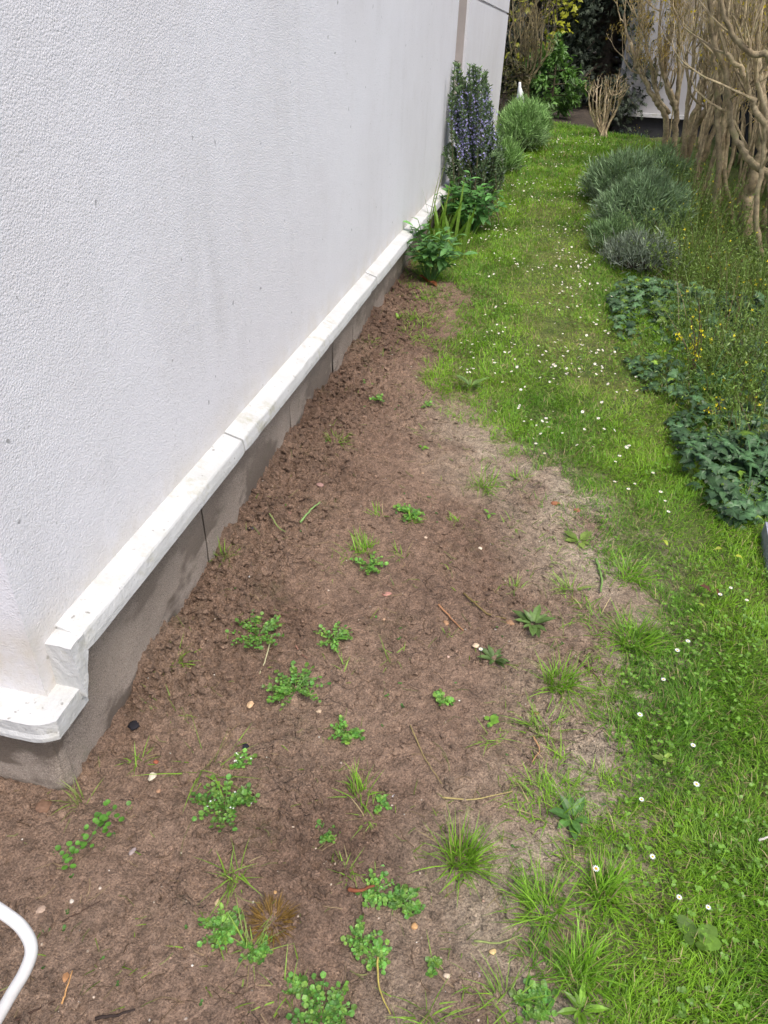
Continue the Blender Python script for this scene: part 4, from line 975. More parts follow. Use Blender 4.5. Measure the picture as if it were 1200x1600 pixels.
while cnt < 760 and tries < 60000:
    tries += 1
    u = R.random(); s = 0
    for zx, zy, wgt in zones:
        s += wgt
        if u < s: break
    px, py = R.uniform(*zx), R.uniform(*zy); P = gp(px, py) if False else None
    d = ray(px, py); z = .2
    for _i in range(3): t_ = (z-CAM[2])/d[2]; P = CAM+d*t_; z = float(np.interp(P[1], _fy, _fz))
    x, y = P[0], P[1]
    if not (bed_n(x, y) > .06 and lawn_limits(np.array([x]), np.array([y]))[0] and x > .3): continue
    if R.random() > np.clip(.45+1.1*float(fbm(x, y, 2.6, 3, 201)), .03, 1)*(.45 if y < 5 else 1): continue
    cnt += 1; r = R.uniform(.0042, .0075)*(1+.04*y); zz = float(terrain(x, y))+R.uniform(.03, .06)
    if cnt <= 255:
        if proto is None:
            o = proto = dm.build('daisy', M_PETAL)
        else:
            o = proto.copy(); COL.objects.link(o)
        o.location = (x, y, zz); o.scale = (r, r, r); o.rotation_euler = (R.normal(0, .35), R.normal(0, .35)-.1, R.uniform(0, 6))
        tag(o, 'tiny white daisy open in the trodden lawn further back', 'daisy', 'small daisies over the far lawn')
    else:
        V = np.concatenate(dm.v)*r; f = np.concatenate(dm.f3); n0 = far.n; a = R.normal(0, .3, 2)
        V[:, 2] += V[:, 0]*a[0]+V[:, 1]*a[1]
        far.add(V+[x, y, zz], f, np.concatenate(dm.c))
stuff(far.build('distant_daisies', M_PETAL))

# ------------------------------------------------------------------ leafy plants along the wall
def leafy_plant(P, r, h, label, nst, leafL, tone, name='leafy_plant', lpw=.42, per=8):
    t = thing(name, label, 'plant', P, 'leafy plants along the house wall'); st = MB(); tone = np.array(tone)
    lo = MB(); big = []
    for i in range(nst):
        a = R.uniform(0, 6.28); q = math.sqrt(R.random()); top = np.array([r*q*math.cos(a), r*q*math.sin(a), h*(1-.45*q*q)*R.uniform(.75, 1.1)])
        pts = catmull(np.array([[top[0]*.15, top[1]*.15, 0], [top[0]*.5, top[1]*.5, top[2]*.6], top]), 4); add_tube(st, pts, np.linspace(.004, .002, len(pts)), 4, tone*.9)
        for j in range(per):
            s = .35+.65*(j+.5)/per; p = pts[min(int(s*(len(pts)-1)+.5), len(pts)-1)]
            az = j*2.4+i+R.uniform(-.3, .3); d = np.array([math.cos(az), math.sin(az), .55*(s-.5)+R.normal(-.05, .25)])
            big.append((p, d, leafL*R.uniform(.65, 1.2)*(1.15-.3*s), tone*R.uniform(.6, 1.4)*(1 if s < .85 else 1.35)))
    stuff(st.build('stems', M_LEAF, t))
    big.sort(key=lambda b: -(b[0][2]+.0*b[2])); keep = big[:70]; rest = big[70:]
    V = T_OVAL[0].copy(); V[:, 1] *= lpw/.34
    for p, d, L, c in keep:
        m = MB(); X, Y, Z = frames(d[None], np.array([[0, 0, 1.]])+R.normal(0, .25, (1, 3))); place(m, (V, T_OVAL[1]), p[None], X, Y, Z, L, c); m.build('leaf', M_LEAF, t)
    if rest:
        X, Y, Z = frames(np.array([b[1] for b in rest]), np.array([[0, 0, 1.]])+R.normal(0, .3, (len(rest), 3)))
        place(lo, (V, T_OVAL[1]), np.array([b[0] for b in rest]), X, Y, Z, np.array([b[2] for b in rest]), np.array([b[3] for b in rest])); stuff(lo.build('lower_leaves', M_LEAF, t))
    return t
def wallpt(px, py, x):           # ground-level point under a pixel whose depth is known by its distance from the wall
    return None
Pa = gp(672, 436); Pa[0] = max(Pa[0], .13); leafy_plant(Pa, .23, .36, 'broad leaved green plant by the wall at the end of the bare soil', 18, .095, (.10, .225, .065))
Pb = gp(735, 362); leafy_plant(Pb, .28, .40, 'bushy mid green plant in front of the flowering rosemary', 26, .095, (.105, .245, .07), per=9)
P = gp(690, 392); P[0] = max(P[0], .16); t = thing('sword_leaved_plant', 'tall sword leaved plant with yellow green blades against the ledge', 'plant', P)
for i in range(22):
    m = MB(); a = R.uniform(0, 6.28, 1); hgt = R.uniform(.22, .50)
    if i < 3: hgt = [.62, .56, .50][i]
    blades(m, np.array([[R.normal(0, .07), R.normal(0, .10), 0]]), hgt, R.uniform(.022, .034), a if i >= 3 else np.array([.4+.4*i]), R.uniform(.05, .4) if i >= 3 else .12, R.uniform(.1, .7) if i >= 3 else .12,
           np.array([.13, .23, .03])*R.uniform(.7, 1.3) if i >= 3 else np.array([.22, .30, .03]), 5); m.build('leaf', M_LEAF, t)

# ------------------------------------------------------------------ rosemary
def needles(mb, pts, per, L, W, col, spread=1.0):
    """needle leaves in whorls along polylines: pts (n,3) positions, tangents"""
    pass
def rosemary(P, label, stems, name='rosemary_bush'):
    t = thing(name, label, 'shrub', P); st = MB(); nd = MB(); fl = MB()
    NO, ND, NL, NC, FO = [], [], [], [], []
    for (bx, by, tx, ty, tz, flw) in stems:
        a = np.array([bx, by, 0.]); c = np.array([tx, ty, tz]); mid = a*.45+c*.55+np.array([R.normal(0, .03), R.normal(0, .03), .04*tz])
        pts = catmull(np.array([a, mid, c]), 9); add_tube(st, pts, np.linspace(.005, .0015, len(pts)), 4, (.12, .10, .06))
        L = np.linalg.norm(c-a); m = int(L*300)
        s = .18+.82*R.random(m)**.8; idx = s*(len(pts)-1); i0 = np.minimum(idx.astype(int), len(pts)-2); f = (idx-i0)[:, None]
        p = pts[i0]*(1-f)+pts[i0+1]*f; tn = unit(pts[i0+1]-pts[i0]); rnd = unit(np.cross(tn, R.normal(0, 1, (m, 3))))
        d = unit(rnd*.85+tn*R.uniform(.3, 1.0, (m, 1))); NO.append(p); ND.append(d); NL.append(R.uniform(.018, .034, m))
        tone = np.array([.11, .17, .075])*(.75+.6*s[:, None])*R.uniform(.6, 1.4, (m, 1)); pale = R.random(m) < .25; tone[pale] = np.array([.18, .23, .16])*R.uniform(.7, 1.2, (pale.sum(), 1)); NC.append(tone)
        if flw:
            k = int(L*95*flw); s = R.uniform(.5, .97, k); idx = s*(len(pts)-1); i0 = np.minimum(idx.astype(int), len(pts)-2)
            FO.append(pts[i0]+R.normal(0, .016, (k, 3)))
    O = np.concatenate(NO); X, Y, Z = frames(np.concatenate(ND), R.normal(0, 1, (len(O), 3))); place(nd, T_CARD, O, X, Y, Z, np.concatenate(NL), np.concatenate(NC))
    O = np.concatenate(FO); n = len(O); X, Y, Z = frames(R.normal(0, 1, (n, 3)), R.normal(0, 1, (n, 3))+[.6, -.8, .4]); place(fl, T_FLOWER, O, X, Y, Z, R.uniform(.014, .024, n), np.array([.40, .37, .68])*R.uniform(.7, 1.5, (n, 1)))
    stuff(st.build('stems', M_BARK, t)); stuff(nd.build('needles', M_NEEDLE, t)); stuff(fl.build('flowers', M_PETAL, t))
P = np.array([.27, 6.25, float(terrain(.27, 6.25))]); Yr = P[1]; ros = []
top = lambda px, py: atY(px, py, Yr)-P
for (px, py, k, flw) in [(714, 95, 4, .1), (718, 112, 3, .2), (742, 98, 5, .5), (757, 112, 3, .5), (762, 130, 4, .8), (738, 128, 6, 1.2), (710, 145, 7, 1.3), (722, 135, 5, 1.2), (768, 152, 4, .9), (728, 165, 6, 1.2), (752, 165, 6, 1.1), (705, 175, 5, .8), (764, 190, 5, .5), (735, 195, 6, .6), (775, 205, 6, .05),
                         (703, 225, 9, 0), (745, 225, 9, .15), (778, 232, 9, 0), (700, 255, 9, 0), (725, 240, 9, .1), (762, 255, 9, 0), (782, 262, 6, 0)]:
    for i in range(k):
        q = top(px+R.normal(0, 4), py+abs(R.normal(0, 8))); ros.append((R.normal(.02, .07), R.normal(0, .08), max(q[0]+R.normal(0, .01), -.25), R.normal(0, .08), max(q[2], .12), flw))
rosemary(P, 'tall rosemary bush with blue flowers against the white wall', ros)

# ------------------------------------------------------------------ lavender mounds
def lavender(P, rx, ry, h, label, n=7000, tone=(.085, .135, .065), name='lavender_bush', dense=1.0, bladeL=.10, w=.0042):
    t = thing(name, label, 'shrub', P, 'lavender bushes beside the lawn'); st = MB(); fo = MB()
    for i in range(70):
        a = R.uniform(0, 6.28); q = R.uniform(.3, .85); e = np.array([rx*q*math.cos(a), ry*q*math.sin(a), h*R.uniform(.35, .75)])
        add_tube(st, catmull(np.array([[e[0]*.2, e[1]*.2, 0], [e[0]*.65, e[1]*.65, e[2]*.4], e]), 3), np.linspace(.008, .003, 7), 4, np.array([.10, .075, .06])*R.uniform(.6, 1.4))
    # sprigs: bunches of narrow leaves that start on a lumpy dome and point outwards
    ns = n//9; a = R.uniform(0, 6.28, ns); ct = R.random(ns)**.8; ph = np.arccos(np.clip(ct, 0, 1))
    lump = 1+.30*fbm(np.cos(a)*2.2+ph*1.3, np.sin(a)*2.2, 1.6, 3, int(P[1]*100) % 97)
    shell = R.uniform(.72, 1.0, ns)*lump
    c = np.stack([rx*np.sin(ph)*np.cos(a)*shell, ry*np.sin(ph)*np.sin(a)*shell, h*(.18+.82*np.cos(ph))*shell*.92], 1)
    low = np.clip(1-c[:, 2]/(h*.45), 0, 1)
    kk = R.random(ns) > low*.55; c = c[kk]; low = low[kk]; a = a[kk]; ns = len(c)
    nrm = unit(np.stack([c[:, 0]/rx, c[:, 1]/ry, c[:, 2]/h+.5], 1))
    tn = fbm(c[:, 0]*5/rx*.4, c[:, 1]*5/ry*.4+c[:, 2]*3, 1.5, 3, 7)
    base = np.array(tone)*1.75*(1+.45*tn[:, None])*R.uniform(.6, 1.35, (ns, 1))
    grey = np.clip(.2+low*1.6+.6*tn, 0, 1)[:, None]
    base = base*(1-grey*.32)+np.array([.20, .19, .20])*grey*.32
    m9 = 9; O = np.repeat(c, m9, 0)+R.normal(0, .016, (ns*m9, 3)); D = unit(np.repeat(nrm, m9, 0)+R.normal(0, .62, (ns*m9, 3))+[0, 0, .3])
    cc = np.repeat(base, m9, 0)*R.uniform(.65, 1.4, (ns*m9, 1))
    X, Y, Z = frames(D, R.normal(0, 1, (ns*m9, 3))); Ls = bladeL*R.uniform(.5, 1.15, ns*m9)*np.where(R.random(ns*m9) < .04, 1.7, 1)
    V = T_CARD[0].copy(); V[:, 1] *= w/bladeL/.26*1.0
    place(fo, (V, T_CARD[1]), O, X, Y, Z, Ls, cc, [.7, .7, 1.0, 1.3, 1.0])
    stuff(st.build('woody_stems', M_BARK, t)); stuff(fo.build('foliage', M_NEEDLE, t)); return t
P = gp(812, 240); P[1] += .2; lavender(P, .27, .36, .52, 'rounded green lavender bush beyond the rosemary by the house', 13000, (.14, .235, .08), bladeL=.085, w=.0055)
P = gp(782, 268); lavender(P, .17, .2, .26, 'low green lavender tuft between rosemary and rounded bush', 2600, (.12, .21, .06), bladeL=.10, w=.006)
P = gp(985, 378); P[1] += .22; P[0] += .07; P[2] = float(terrain(P[0], P[1])); lavender(P, .32, .34, .43, 'large silvery green lavender mound right of the lawn', 15000, (.125, .185, .095), bladeL=.075, w=.005)
P = gp(952, 330); P[1] += .35; P[0] += .10; lavender(P, .30, .42, .40, 'far half of the silvery lavender hedge behind the large mound', 12000, (.125, .185, .095), bladeL=.085, w=.0055)
P = gp(1010, 310); P[1] += .2; P[0] += .04; lavender(P, .30, .40, .38, 'farthest dull lavender tuft at the back of the hedge near the trunks', 5000, (.12, .185, .085), bladeL=.085, w=.0055)
P = gp(985, 425); P[1] += .08; P[0] += .05; lavender(P, .24, .22, .22, 'small dark grey lavender cushion below the large mound', 4500, (.11, .135, .10), bladeL=.06, w=.004)
P = gp(950, 398); P[1] += .1; P[0] += .04; lavender(P, .19, .2, .22, 'low dull green lavender tuft on the lawn side of the cushion', 2600, (.085, .14, .055), bladeL=.07, w=.004)

# ------------------------------------------------------------------ ivy
def ivy(poly, label, nbig, nsmall, L, tone, lift=.06, seed=1):
    W_ = np.array([gp(*q) for q in poly]); c = W_.mean(0); t = thing('ivy_patch', label, 'ivy', c, 'ivy patches on the right bank')
    x0, y0 = W_[:, 0].min(), W_[:, 1].min(); x1, y1 = W_[:, 0].max(), W_[:, 1].max()
    def samp(n):
        out = []
        while len(out) < n:
            x, y = R.uniform(x0, x1), R.uniform(y0, y1); ins = False; k = len(W_)
            for i in range(k):
                ax, ay = W_[i, :2]; bx, by = W_[(i+1) % k, :2]
                if (ay > y) != (by > y) and x < ax+(y-ay)*(bx-ax)/(by-ay): ins = not ins
            if ins and R.random() < .5+.9*float(fbm(x, y, 4, 2, seed)): out.append((x, y, float(terrain(x, y))))
        return np.array(out)
    tone = np.array(tone)
    def leaves(p, lo, hi, big):
        n = len(p); z = np.clip(lift*(1+1.3*fbm(p[:, 0], p[:, 1], 5, 2, seed+3)), .01, 1)*R.uniform(lo, hi, n)
        O = p-c+np.stack([np.zeros(n), np.zeros(n), z], 1); a = R.uniform(0, 6.28, n)
        nr = np.stack([R.normal(-.1, .35, n), R.normal(-.35, .35, n), np.ones(n)], 1); d = np.stack([np.cos(a), np.sin(a), R.normal(-.2, .15, n)], 1)
        return O, frames(d, nr), L*R.uniform(.5, 1.25, n)*(1 if big else .8), tone*R.uniform(.55, 1.5, (n, 1))*np.where(R.random((n, 1)) < .06, np.array([[2.4, 2.0, .6]]), 1)
    p = samp(nbig); O, (X, Y, Z), S, cc = leaves(p, .7, 1.5, True)
    pal = [1.0]+[.85]*14; pal[0] = 1.5
    V = T_IVY[0].copy()
    for i in range(nbig):
        m = MB(); place(m, (V+np.concatenate([np.zeros((15, 2)), R.normal(0, .03, (15, 1))], 1), T_IVY[1]), O[i:i+1], X[i:i+1], Y[i:i+1], Z[i:i+1], S[i:i+1], cc[i:i+1], pal); m.build('leaf', M_IVY, t)
    p = samp(nsmall); O, (X, Y, Z), S, cc = leaves(p, .1, 1.1, False); m = MB(); place(m, T_IVY, O, X, Y, Z, S, cc*.9, pal); stuff(m.build('under_leaves', M_IVY, t))
ivy([(1040, 660), (1075, 640), (1150, 650), (1215, 690), (1215, 800), (1180, 822), (1150, 830), (1110, 800), (1060, 745)], 'nearest ivy patch of large dark leaves above the slate edging', 190, 520, .052, (.045, .095, .036), .055, 11)
ivy([(945, 462), (1010, 448), (1080, 460), (1125, 510), (1120, 600), (1060, 645), (1000, 610), (962, 545)], 'middle ivy patch of small dark leaves between lawn and yellow flowered stems', 220, 600, .050, (.055, .11, .042), .06, 12)
ivy([(1100, 470), (1205, 470), (1230, 650), (1110, 640)], 'thin shaded ivy under the green stems on the far right bank', 110, 420, .050, (.045, .09, .036), .06, 13)

# ------------------------------------------------------------------ wiry green stems with yellow flowers on the bank
def broom(P, r, h, label, n, yellow, tone=(.12, .185, .04), lean=.6, name='winter_jasmine'):
    t = thing(name, label, 'shrub', P, 'wiry yellow flowered shrubs on the right bank'); st = MB(); lf = MB(); tone = np.array(tone)
    a = R.uniform(0, 6.28, n); q = np.sqrt(R.random(n)); B = np.stack([r*q*np.cos(a), r*q*np.sin(a), np.full(n, -.02)], 1)
    az = a+R.normal(0, .9, n); ln = np.abs(R.normal(lean*.5, .25, n)); cu = R.uniform(.1, lean*1.6, n); L = h*R.uniform(.4, 1.2, n)
    cc = tone*R.uniform(.5, 1.5, (n, 1)); br = R.random(n) < .17; cc[br] = np.array([.17, .125, .07])*R.uniform(.5, 1.3, (br.sum(), 1))
    blades(st, B, L, .0042, az, ln, cu, cc, 4, tipcol=cc)
    k = n*11; j = R.integers(0, n, k); s = R.uniform(.2, 1, k); ang = ln[j]+cu[j]*s*.5
    O = B[j]+(L[j]*s)[:, None]*np.stack([np.cos(az[j])*np.sin(ang), np.sin(az[j])*np.sin(ang), np.cos(ang)], 1)+R.normal(0, .008, (k, 3))
    X, Y, Z = frames(R.normal(0, 1, (k, 3)), R.normal(0, 1, (k, 3))+[0, 0, .8]); place(lf, T_CARD, O, X, Y, Z, R.uniform(.010, .022, k), tone*R.uniform(.6, 1.9, (k, 1)))
    stuff(st.build('stems', M_GRASS, t)); stuff(lf.build('leaves', M_LEAF, t))
    yellow = int(yellow*.55)
    if yellow:
        fl = MB(); j = R.integers(0, n, yellow); s = R.uniform(.35, 1, yellow); ang = ln[j]+cu[j]*s*.5
        O = B[j]+(L[j]*s)[:, None]*np.stack([np.cos(az[j])*np.sin(ang), np.sin(az[j])*np.sin(ang), np.cos(ang)], 1)
        X, Y, Z = frames(R.normal(0, 1, (yellow, 3)), R.normal(0, 1, (yellow, 3))+[0, -.5, .5]); place(fl, T_FLOWER, O, X, Y, Z, R.uniform(.014, .024, yellow), np.array([.85, .72, .04])*R.uniform(.7, 1.1, (yellow, 1))); stuff(fl.build('flowers', M_PETAL, t))
for (px, py, r, h, n, yl, lab) in [
    (1065, 345, .35, .50, 300, 80, 'twiggy yellow flowered shrub between lavender and hedge trunks'), (1040, 305, .3, .45, 220, 40, 'sparse yellow flowered stems behind the lavender'),
    (1110, 430, .4, .36, 280, 80, 'wiry green shrub at the foot of the twin curved trunk'), (1180, 470, .35, .38, 260, 60, 'wiry green shrub at the right edge under the thick trunk base'),
    (1060, 420, .3, .40, 230, 25, 'thin green stems beside the dark lavender cushion'), (1150, 540, .38, .40, 300, 70, 'tangle of arching green stems on the bank at mid height'),
    (1190, 600, .3, .38, 260, 60, 'tangle of green stems at the right edge above the near ivy'), (1120, 610, .28, .28, 150, 35, 'low wiry stems between the two ivy patches'),
    (1195, 690, .2, .26, 90, 20, 'wiry stems rising through the near ivy at the right edge'), (1010, 262, .3, .35, 160, 40, 'yellow speckled stems in front of the leftmost hedge trunks'),
    (1100, 380, .3, .5, 220, 70, 'yellow speckled stems just left of the twin curved trunk')]:
    P = gp(px, py); broom(P, r, h, lab, n, yl)
def wand(px, py, tips, label):
    P = gp(px, py); t = thing('flowering_wand', label, 'plant', P, 'upright wands of yellow flowers'); fl = MB()
    for q in tips:
        e = atY(q[0], q[1], P[1])-P; pts = catmull(np.array([[0, 0, 0], e*.5+[.02, 0, .02], e]), 6); m = MB(); add_tube(m, pts, np.linspace(.004, .002, len(pts)), 4, (.12, .09, .05)); m.build('stem', M_BARK, t)
        k = 11; s = R.uniform(.3, 1, k); O = pts[(s*(len(pts)-1)).astype(int)]+R.normal(0, .012, (k, 3)); X, Y, Z = frames(R.normal(0, 1, (k, 3)), R.normal(0, 1, (k, 3))+[0, -1, .5]); place(fl, T_FLOWER, O, X, Y, Z, R.uniform(.012, .024, k), np.array([.85, .74, .04])*R.uniform(.75, 1.1, (k, 1)))
    stuff(fl.build('flowers', M_PETAL, t))
wand(1075, 595, [(1092, 470), (1080, 500), (1096, 505), (1055, 510), (1078, 520)], 'upright yellow flowering stems standing in the middle ivy patch')
wand(996, 228, [(995, 193), (991, 200), (1001, 208)], 'yellow flowering stems before the dark base of the neighbouring house')
wand(1112, 660, [(1118, 625), (1100, 640)], 'short yellow green flowering stem above the near ivy')
# strappy arching leaves near the ivy
for px, py, lab in ((1180, 745, 'arching strap leaved clump at the right edge over the near ivy'), (1110, 612, 'grey green strap leaved clump between the ivy patches')):
    P = gp(px, py); t = thing('strap_leaved_plant', lab, 'plant', P); m = MB(); n = 26; a = R.uniform(0, 6.28, n)
    blades(m, R.normal(0, .04, (n, 3))*[1, 1, 0], R.uniform(.15, .3, n), .008, a, R.uniform(.1, .6, n), R.uniform(.8, 2.2, n), np.array([.075, .16, .06])*R.uniform(.7, 1.3, (n, 1)), 6); stuff(m.build('leaves', M_LEAF, t))
# rough grass in the bank
m = MB(); n = 34000; y = R.uniform(2.2, 9.5, n); x = R.uniform(1.4, 3.2, n)
k = (bed_n(x, y) > .1) & ~lawn_limits(x-.25, y) & (R.random(n) < np.clip(.35+.9*fbm(x, y, 4, 3, 77), 0.05, 1)*np.where(y < 5.5, .45, 1)); x, y = x[k], y[k]; n = len(x)
blades(m, np.stack([x, y, terrain(x, y)-.005], 1), R.uniform(.04, .15, n), .0042, R.uniform(0, 6.28, n), R.uniform(.05, .8, n), R.uniform(.2, 1.5, n),
       (np.array([.085, .15, .03]))*R.uniform(.4, 1.6, (n, 1)), 3); stuff(m.build('bank_grass', M_GRASS))

# ------------------------------------------------------------------ bare hedge trunks on the right
def grow(p, d, L, r, depth, out, tips, upb=.14, wig=.14, kids=(3, 5)):
    pts = [p]; n = 6; dirs = []
    for i in range(n):
        d = unit(d+R.normal(0, wig, 3)+np.array([0, 0, upb])); p = p+d*L/n; pts.append(p); dirs.append(d)
    pts = np.array(pts); out.append((pts, np.linspace(r, r*(.45 if depth else .3), n+1), depth))
    if depth == 0: tips.append(pts[-1]); tips.append(pts[-3]); return
    for c in range(R.integers(kids[0], kids[1])):
        j = R.integers(2, n+1); dd = unit(dirs[min(j, n-1)]*.8+R.normal(0, .42, 3)+np.array([0, 0, .35])); dd[2] = abs(dd[2])+.1; dd = unit(dd); grow(pts[j], dd, L*R.uniform(.5, .8), r*R.uniform(.4, .6), depth-1, out, tips, upb, wig, kids)
def bare_shrub(label, stems, depth=2, twigL=.45, col=(.43, .355, .235), budcol=(.36, .27, .10), nb=3, name='bare_shrub', group='bare pruned shrubs of the hedge', flowers=0, tw_r=.008, nsp=(4, 8), start=.45):
    base = np.array(stems[0][0][0]); t = thing(name, label, 'shrub', base, group); tw = MB(); bd = MB(); tips = []; col = np.array(col); fl = MB(); allp = []
    for pts, r in stems:
        pts = catmull(np.asarray(pts)-base, 6); nn = len(pts); pts[1:-1] += R.normal(0, r*.18, (nn-2, 3))
        m = MB(); add_tube(m, pts, np.linspace(r*1.1, r*.55, nn), 8, col*R.uniform(.75, 1.25)); m.build('stem', M_BARK, t, smooth=True)
        out = []
        for k in range(R.integers(*nsp)):
            j = R.integers(int(nn*start), nn); tn = unit(pts[min(j+1, nn-1)]-pts[j-1]); d0 = unit(tn*.5+R.normal(0, .5, 3)+[0, 0, .35]); d0[2] = abs(d0[2])+.08; grow(pts[j], unit(d0), twigL*R.uniform(.6, 1.3), max(r*.34, .004), depth, out, tips)
        tn = unit(pts[-1]-pts[-2]); grow(pts[-1], tn, twigL, r*.5, depth, out, tips)
        for p, rr, dp in out: add_tube(tw, p, np.maximum(rr, .0016), 5 if dp else 4, col*R.uniform(.7, 1.35)); allp.append(p)
    stuff(tw.build('twigs', M_BARK, t))
    tips = np.array(tips); O = np.repeat(tips, nb, 0)+R.normal(0, .02, (len(tips)*nb, 3)); n = len(O); X, Y, Z = frames(R.normal(0, .6, (n, 3))+[0, 0, 1], R.normal(0, 1, (n, 3)))
    place(bd, T_CARD, O, X, Y, Z, R.uniform(.012, .026, n), np.array(budcol)*R.uniform(.5, 1.5, (n, 1))); stuff(bd.build('buds', M_LEAF, t))
    if flowers:
        O = np.concatenate(allp); O = O[R.integers(0, len(O), flowers)]+R.normal(0, .01, (flowers, 3)); X, Y, Z = frames(R.normal(0, 1, (flowers, 3)), R.normal(0, 1, (flowers, 3))+[-.4, -.8, 0]); place(fl, T_FLOWER, O, X, Y, Z, R.uniform(.022, .036, flowers), np.array([.80, .62, .03])*R.uniform(.8, 1.1, (flowers, 1))); stuff(fl.build('flowers', M_PETAL, t))
    return t
def st(Y, pts, r, dY=0):
    out = []
    for i, (px, py) in enumerate(pts): out.append(atY(px, py, Y+dY*i/(len(pts)-1)))
    out[0][2] = min(out[0][2], float(terrain(out[0][0], out[0][1]))-.02) if out[0][2] < terrain(out[0][0], out[0][1])+.25 else out[0][2]
    return (np.array(out), r)
bare_shrub('leftmost two trunked bare shrub with forked knobbly branches', [
    st(8.9, [(1042, 252), (1040, 215), (1040, 180), (1028, 162), (1020, 150), (1004, 120), (995, 105), (985, 66)], .030),
    st(8.9, [(1046, 178), (1026, 145), (1016, 100), (1006, 50)], .018), st(8.8, [(1056, 272), (1055, 220), (1056, 172), (1046, 140), (1035, 107), (1030, 60)], .032),
    st(8.8, [(1056, 172), (1060, 120), (1060, 70), (1062, 15)], .020), st(8.8, [(1052, 165), (1042, 140), (1040, 112), (1046, 60)], .016)], 2, .27, budcol=(.36, .26, .06), nb=5, nsp=(5, 9))
bare_shrub('leaning bare shrub with slanting trunks against the dark screen', [
    st(8.3, [(1070, 262), (1080, 215), (1096, 180), (1110, 155), (1122, 125)], .034, -.2), st(8.1, [(1083, 285), (1098, 220), (1115, 172), (1122, 135), (1120, 100)], .030, -.1),
    st(8.5, [(1068, 240), (1078, 190), (1095, 155), (1102, 100), (1105, 30)], .024), st(8.2, [(1075, 268), (1070, 210), (1074, 160), (1082, 100), (1085, 30)], .022), st(8.2, [(1090, 280), (1110, 215), (1135, 165), (1150, 120)], .026)], 2, .5, nsp=(5, 8))
bare_shrub('bare shrub with twin smooth trunks curving up from the bank', [
    st(6.5, [(1124, 392), (1115, 352), (1117, 305), (1124, 252), (1122, 178), (1120, 130), (1114, 75), (1106, 5)], .024),
    st(6.6, [(1128, 380), (1122, 312), (1130, 228), (1131, 165), (1140, 100), (1128, 45)], .019), st(6.6, [(1150, 380), (1142, 330), (1132, 270), (1140, 200), (1150, 120), (1150, 30)], .020)], 2, .5, flowers=14, nsp=(4, 7))
bare_shrub('big bare shrub at the right edge with long arching limbs', [
    st(5.9, [(1185, 440), (1205, 350), (1202, 278), (1176, 256), (1150, 220), (1138, 165), (1132, 108), (1114, 60), (1108, -10)], .026),
    st(5.8, [(1215, 420), (1222, 300), (1202, 212), (1183, 180), (1170, 146), (1158, 108), (1135, 84)], .024),
    st(5.7, [(1240, 430), (1245, 200), (1205, 94), (1176, 85), (1150, 62), (1132, 22), (1120, -30)], .022),
    st(5.8, [(1195, 470), (1190, 400), (1182, 330), (1192, 250), (1196, 180), (1180, 100), (1190, 10)], .020)], 2, .45, flowers=70, budcol=(.35, .27, .05), nsp=(5, 8))
bare_shrub('thick stump based bare shrub low at the right edge', [
    st(6.3, [(1162, 405), (1165, 370), (1172, 300), (1185, 250), (1190, 160), (1180, 60)], .045), st(6.4, [(1178, 455), (1185, 400), (1200, 330), (1215, 250), (1220, 100)], .05), st(6.4, [(1150, 372), (1160, 330), (1180, 290), (1205, 270)], .022)], 2, .5, nsp=(4, 7))
for (px, py, Y, lab) in [(1092, 330, 7.4, 'slender bare shrub behind the twin curving trunks'), (1140, 330, 7.3, 'bare shrub of straight stems in front of the dark screen'), (1175, 320, 7.6, 'bare shrub half hidden behind the arching limbs'),
                         (1110, 262, 9.3, 'bare shrub farther back behind the slanting trunks'), (1165, 262, 9.0, 'bare shrub farthest back beside the dark screen'), (1085, 250, 9.9, 'distant bare shrub behind the leftmost trunks'),
                         (1060, 240, 10.4, 'thin stemmed bare shrub before the neighbouring house wall'), (1190, 300, 8.2, 'thin stemmed bare shrub between the screen and the arching limbs'), (1215, 330, 7.2, 'bare shrub just outside the right edge behind the arching limbs')]:
    b0 = atY(px, py, Y); b0[2] = float(terrain(b0[0], b0[1]))-.02; ss = []
    for i in range(5):
        a = R.uniform(0, 6.28); e = b0+np.array([.16*math.cos(a)*R.random(), .22*math.sin(a), 0]); ln = R.uniform(.05, .32); dx = np.array([ln*math.cos(a), ln*math.sin(a), 0]); hh = R.uniform(1.0, 1.7)
        ss.append((np.array([e, e+dx*.3+[R.normal(0, .03), 0, hh*.35], e+dx*.8+[R.normal(0, .05), 0, hh*.7], e+dx*1.0+[R.normal(0, .08), 0, hh]]), R.uniform(.008, .017)))
    bare_shrub(lab, ss, 2, .5, nsp=(3, 5), col=(.42, .35, .23), nb=2)
# small pruned shrub and the tall twiggy one beyond the house
b0 = gp(942, 214)
bare_shrub('small pale pruned shrub at the far end of the lawn', [(np.array([b0+[R.normal(0, .03), R.normal(0, .03), -.02], (b0+atY(940+.55*dx, 190, b0[1]))/2+R.normal(0, .01, 3), atY(940+.8*dx, 178+R.normal(0, 5), b0[1]), atY(942+dx, 148+R.normal(0, 7), b0[1])+[0, R.normal(0, .1), 0]]), R.uniform(.010, .018)) for dx in (-22, -16, -9, -4, 3, 9, 15, 22, 30, 6)], 1, .13, col=(.56, .46, .32), nb=1, group='bare shrubs beyond the lawn', nsp=(3, 6))
b0 = atY(819, 165, 12.6); b0[2] = float(terrain(b0[0], b0[1]))
bare_shrub('tall fan shaped bare shrub behind the house corner', [(np.array([b0+[R.normal(0, .03), R.normal(0, .03), -.02], atY(819+dx*.25, 130, 12.6), atY(820+dx*.8, 95+abs(dx)*.3, 12.6), atY(820+dx, 55, 12.6)+[0, R.normal(0, .1), 0]]), R.uniform(.014, .024)) for dx in (-24, -16, -8, 0, 6, 12, 20, 28)], 2, .34, col=(.27, .225, .13), nb=1, group='bare shrubs beyond the lawn', nsp=(3, 6))

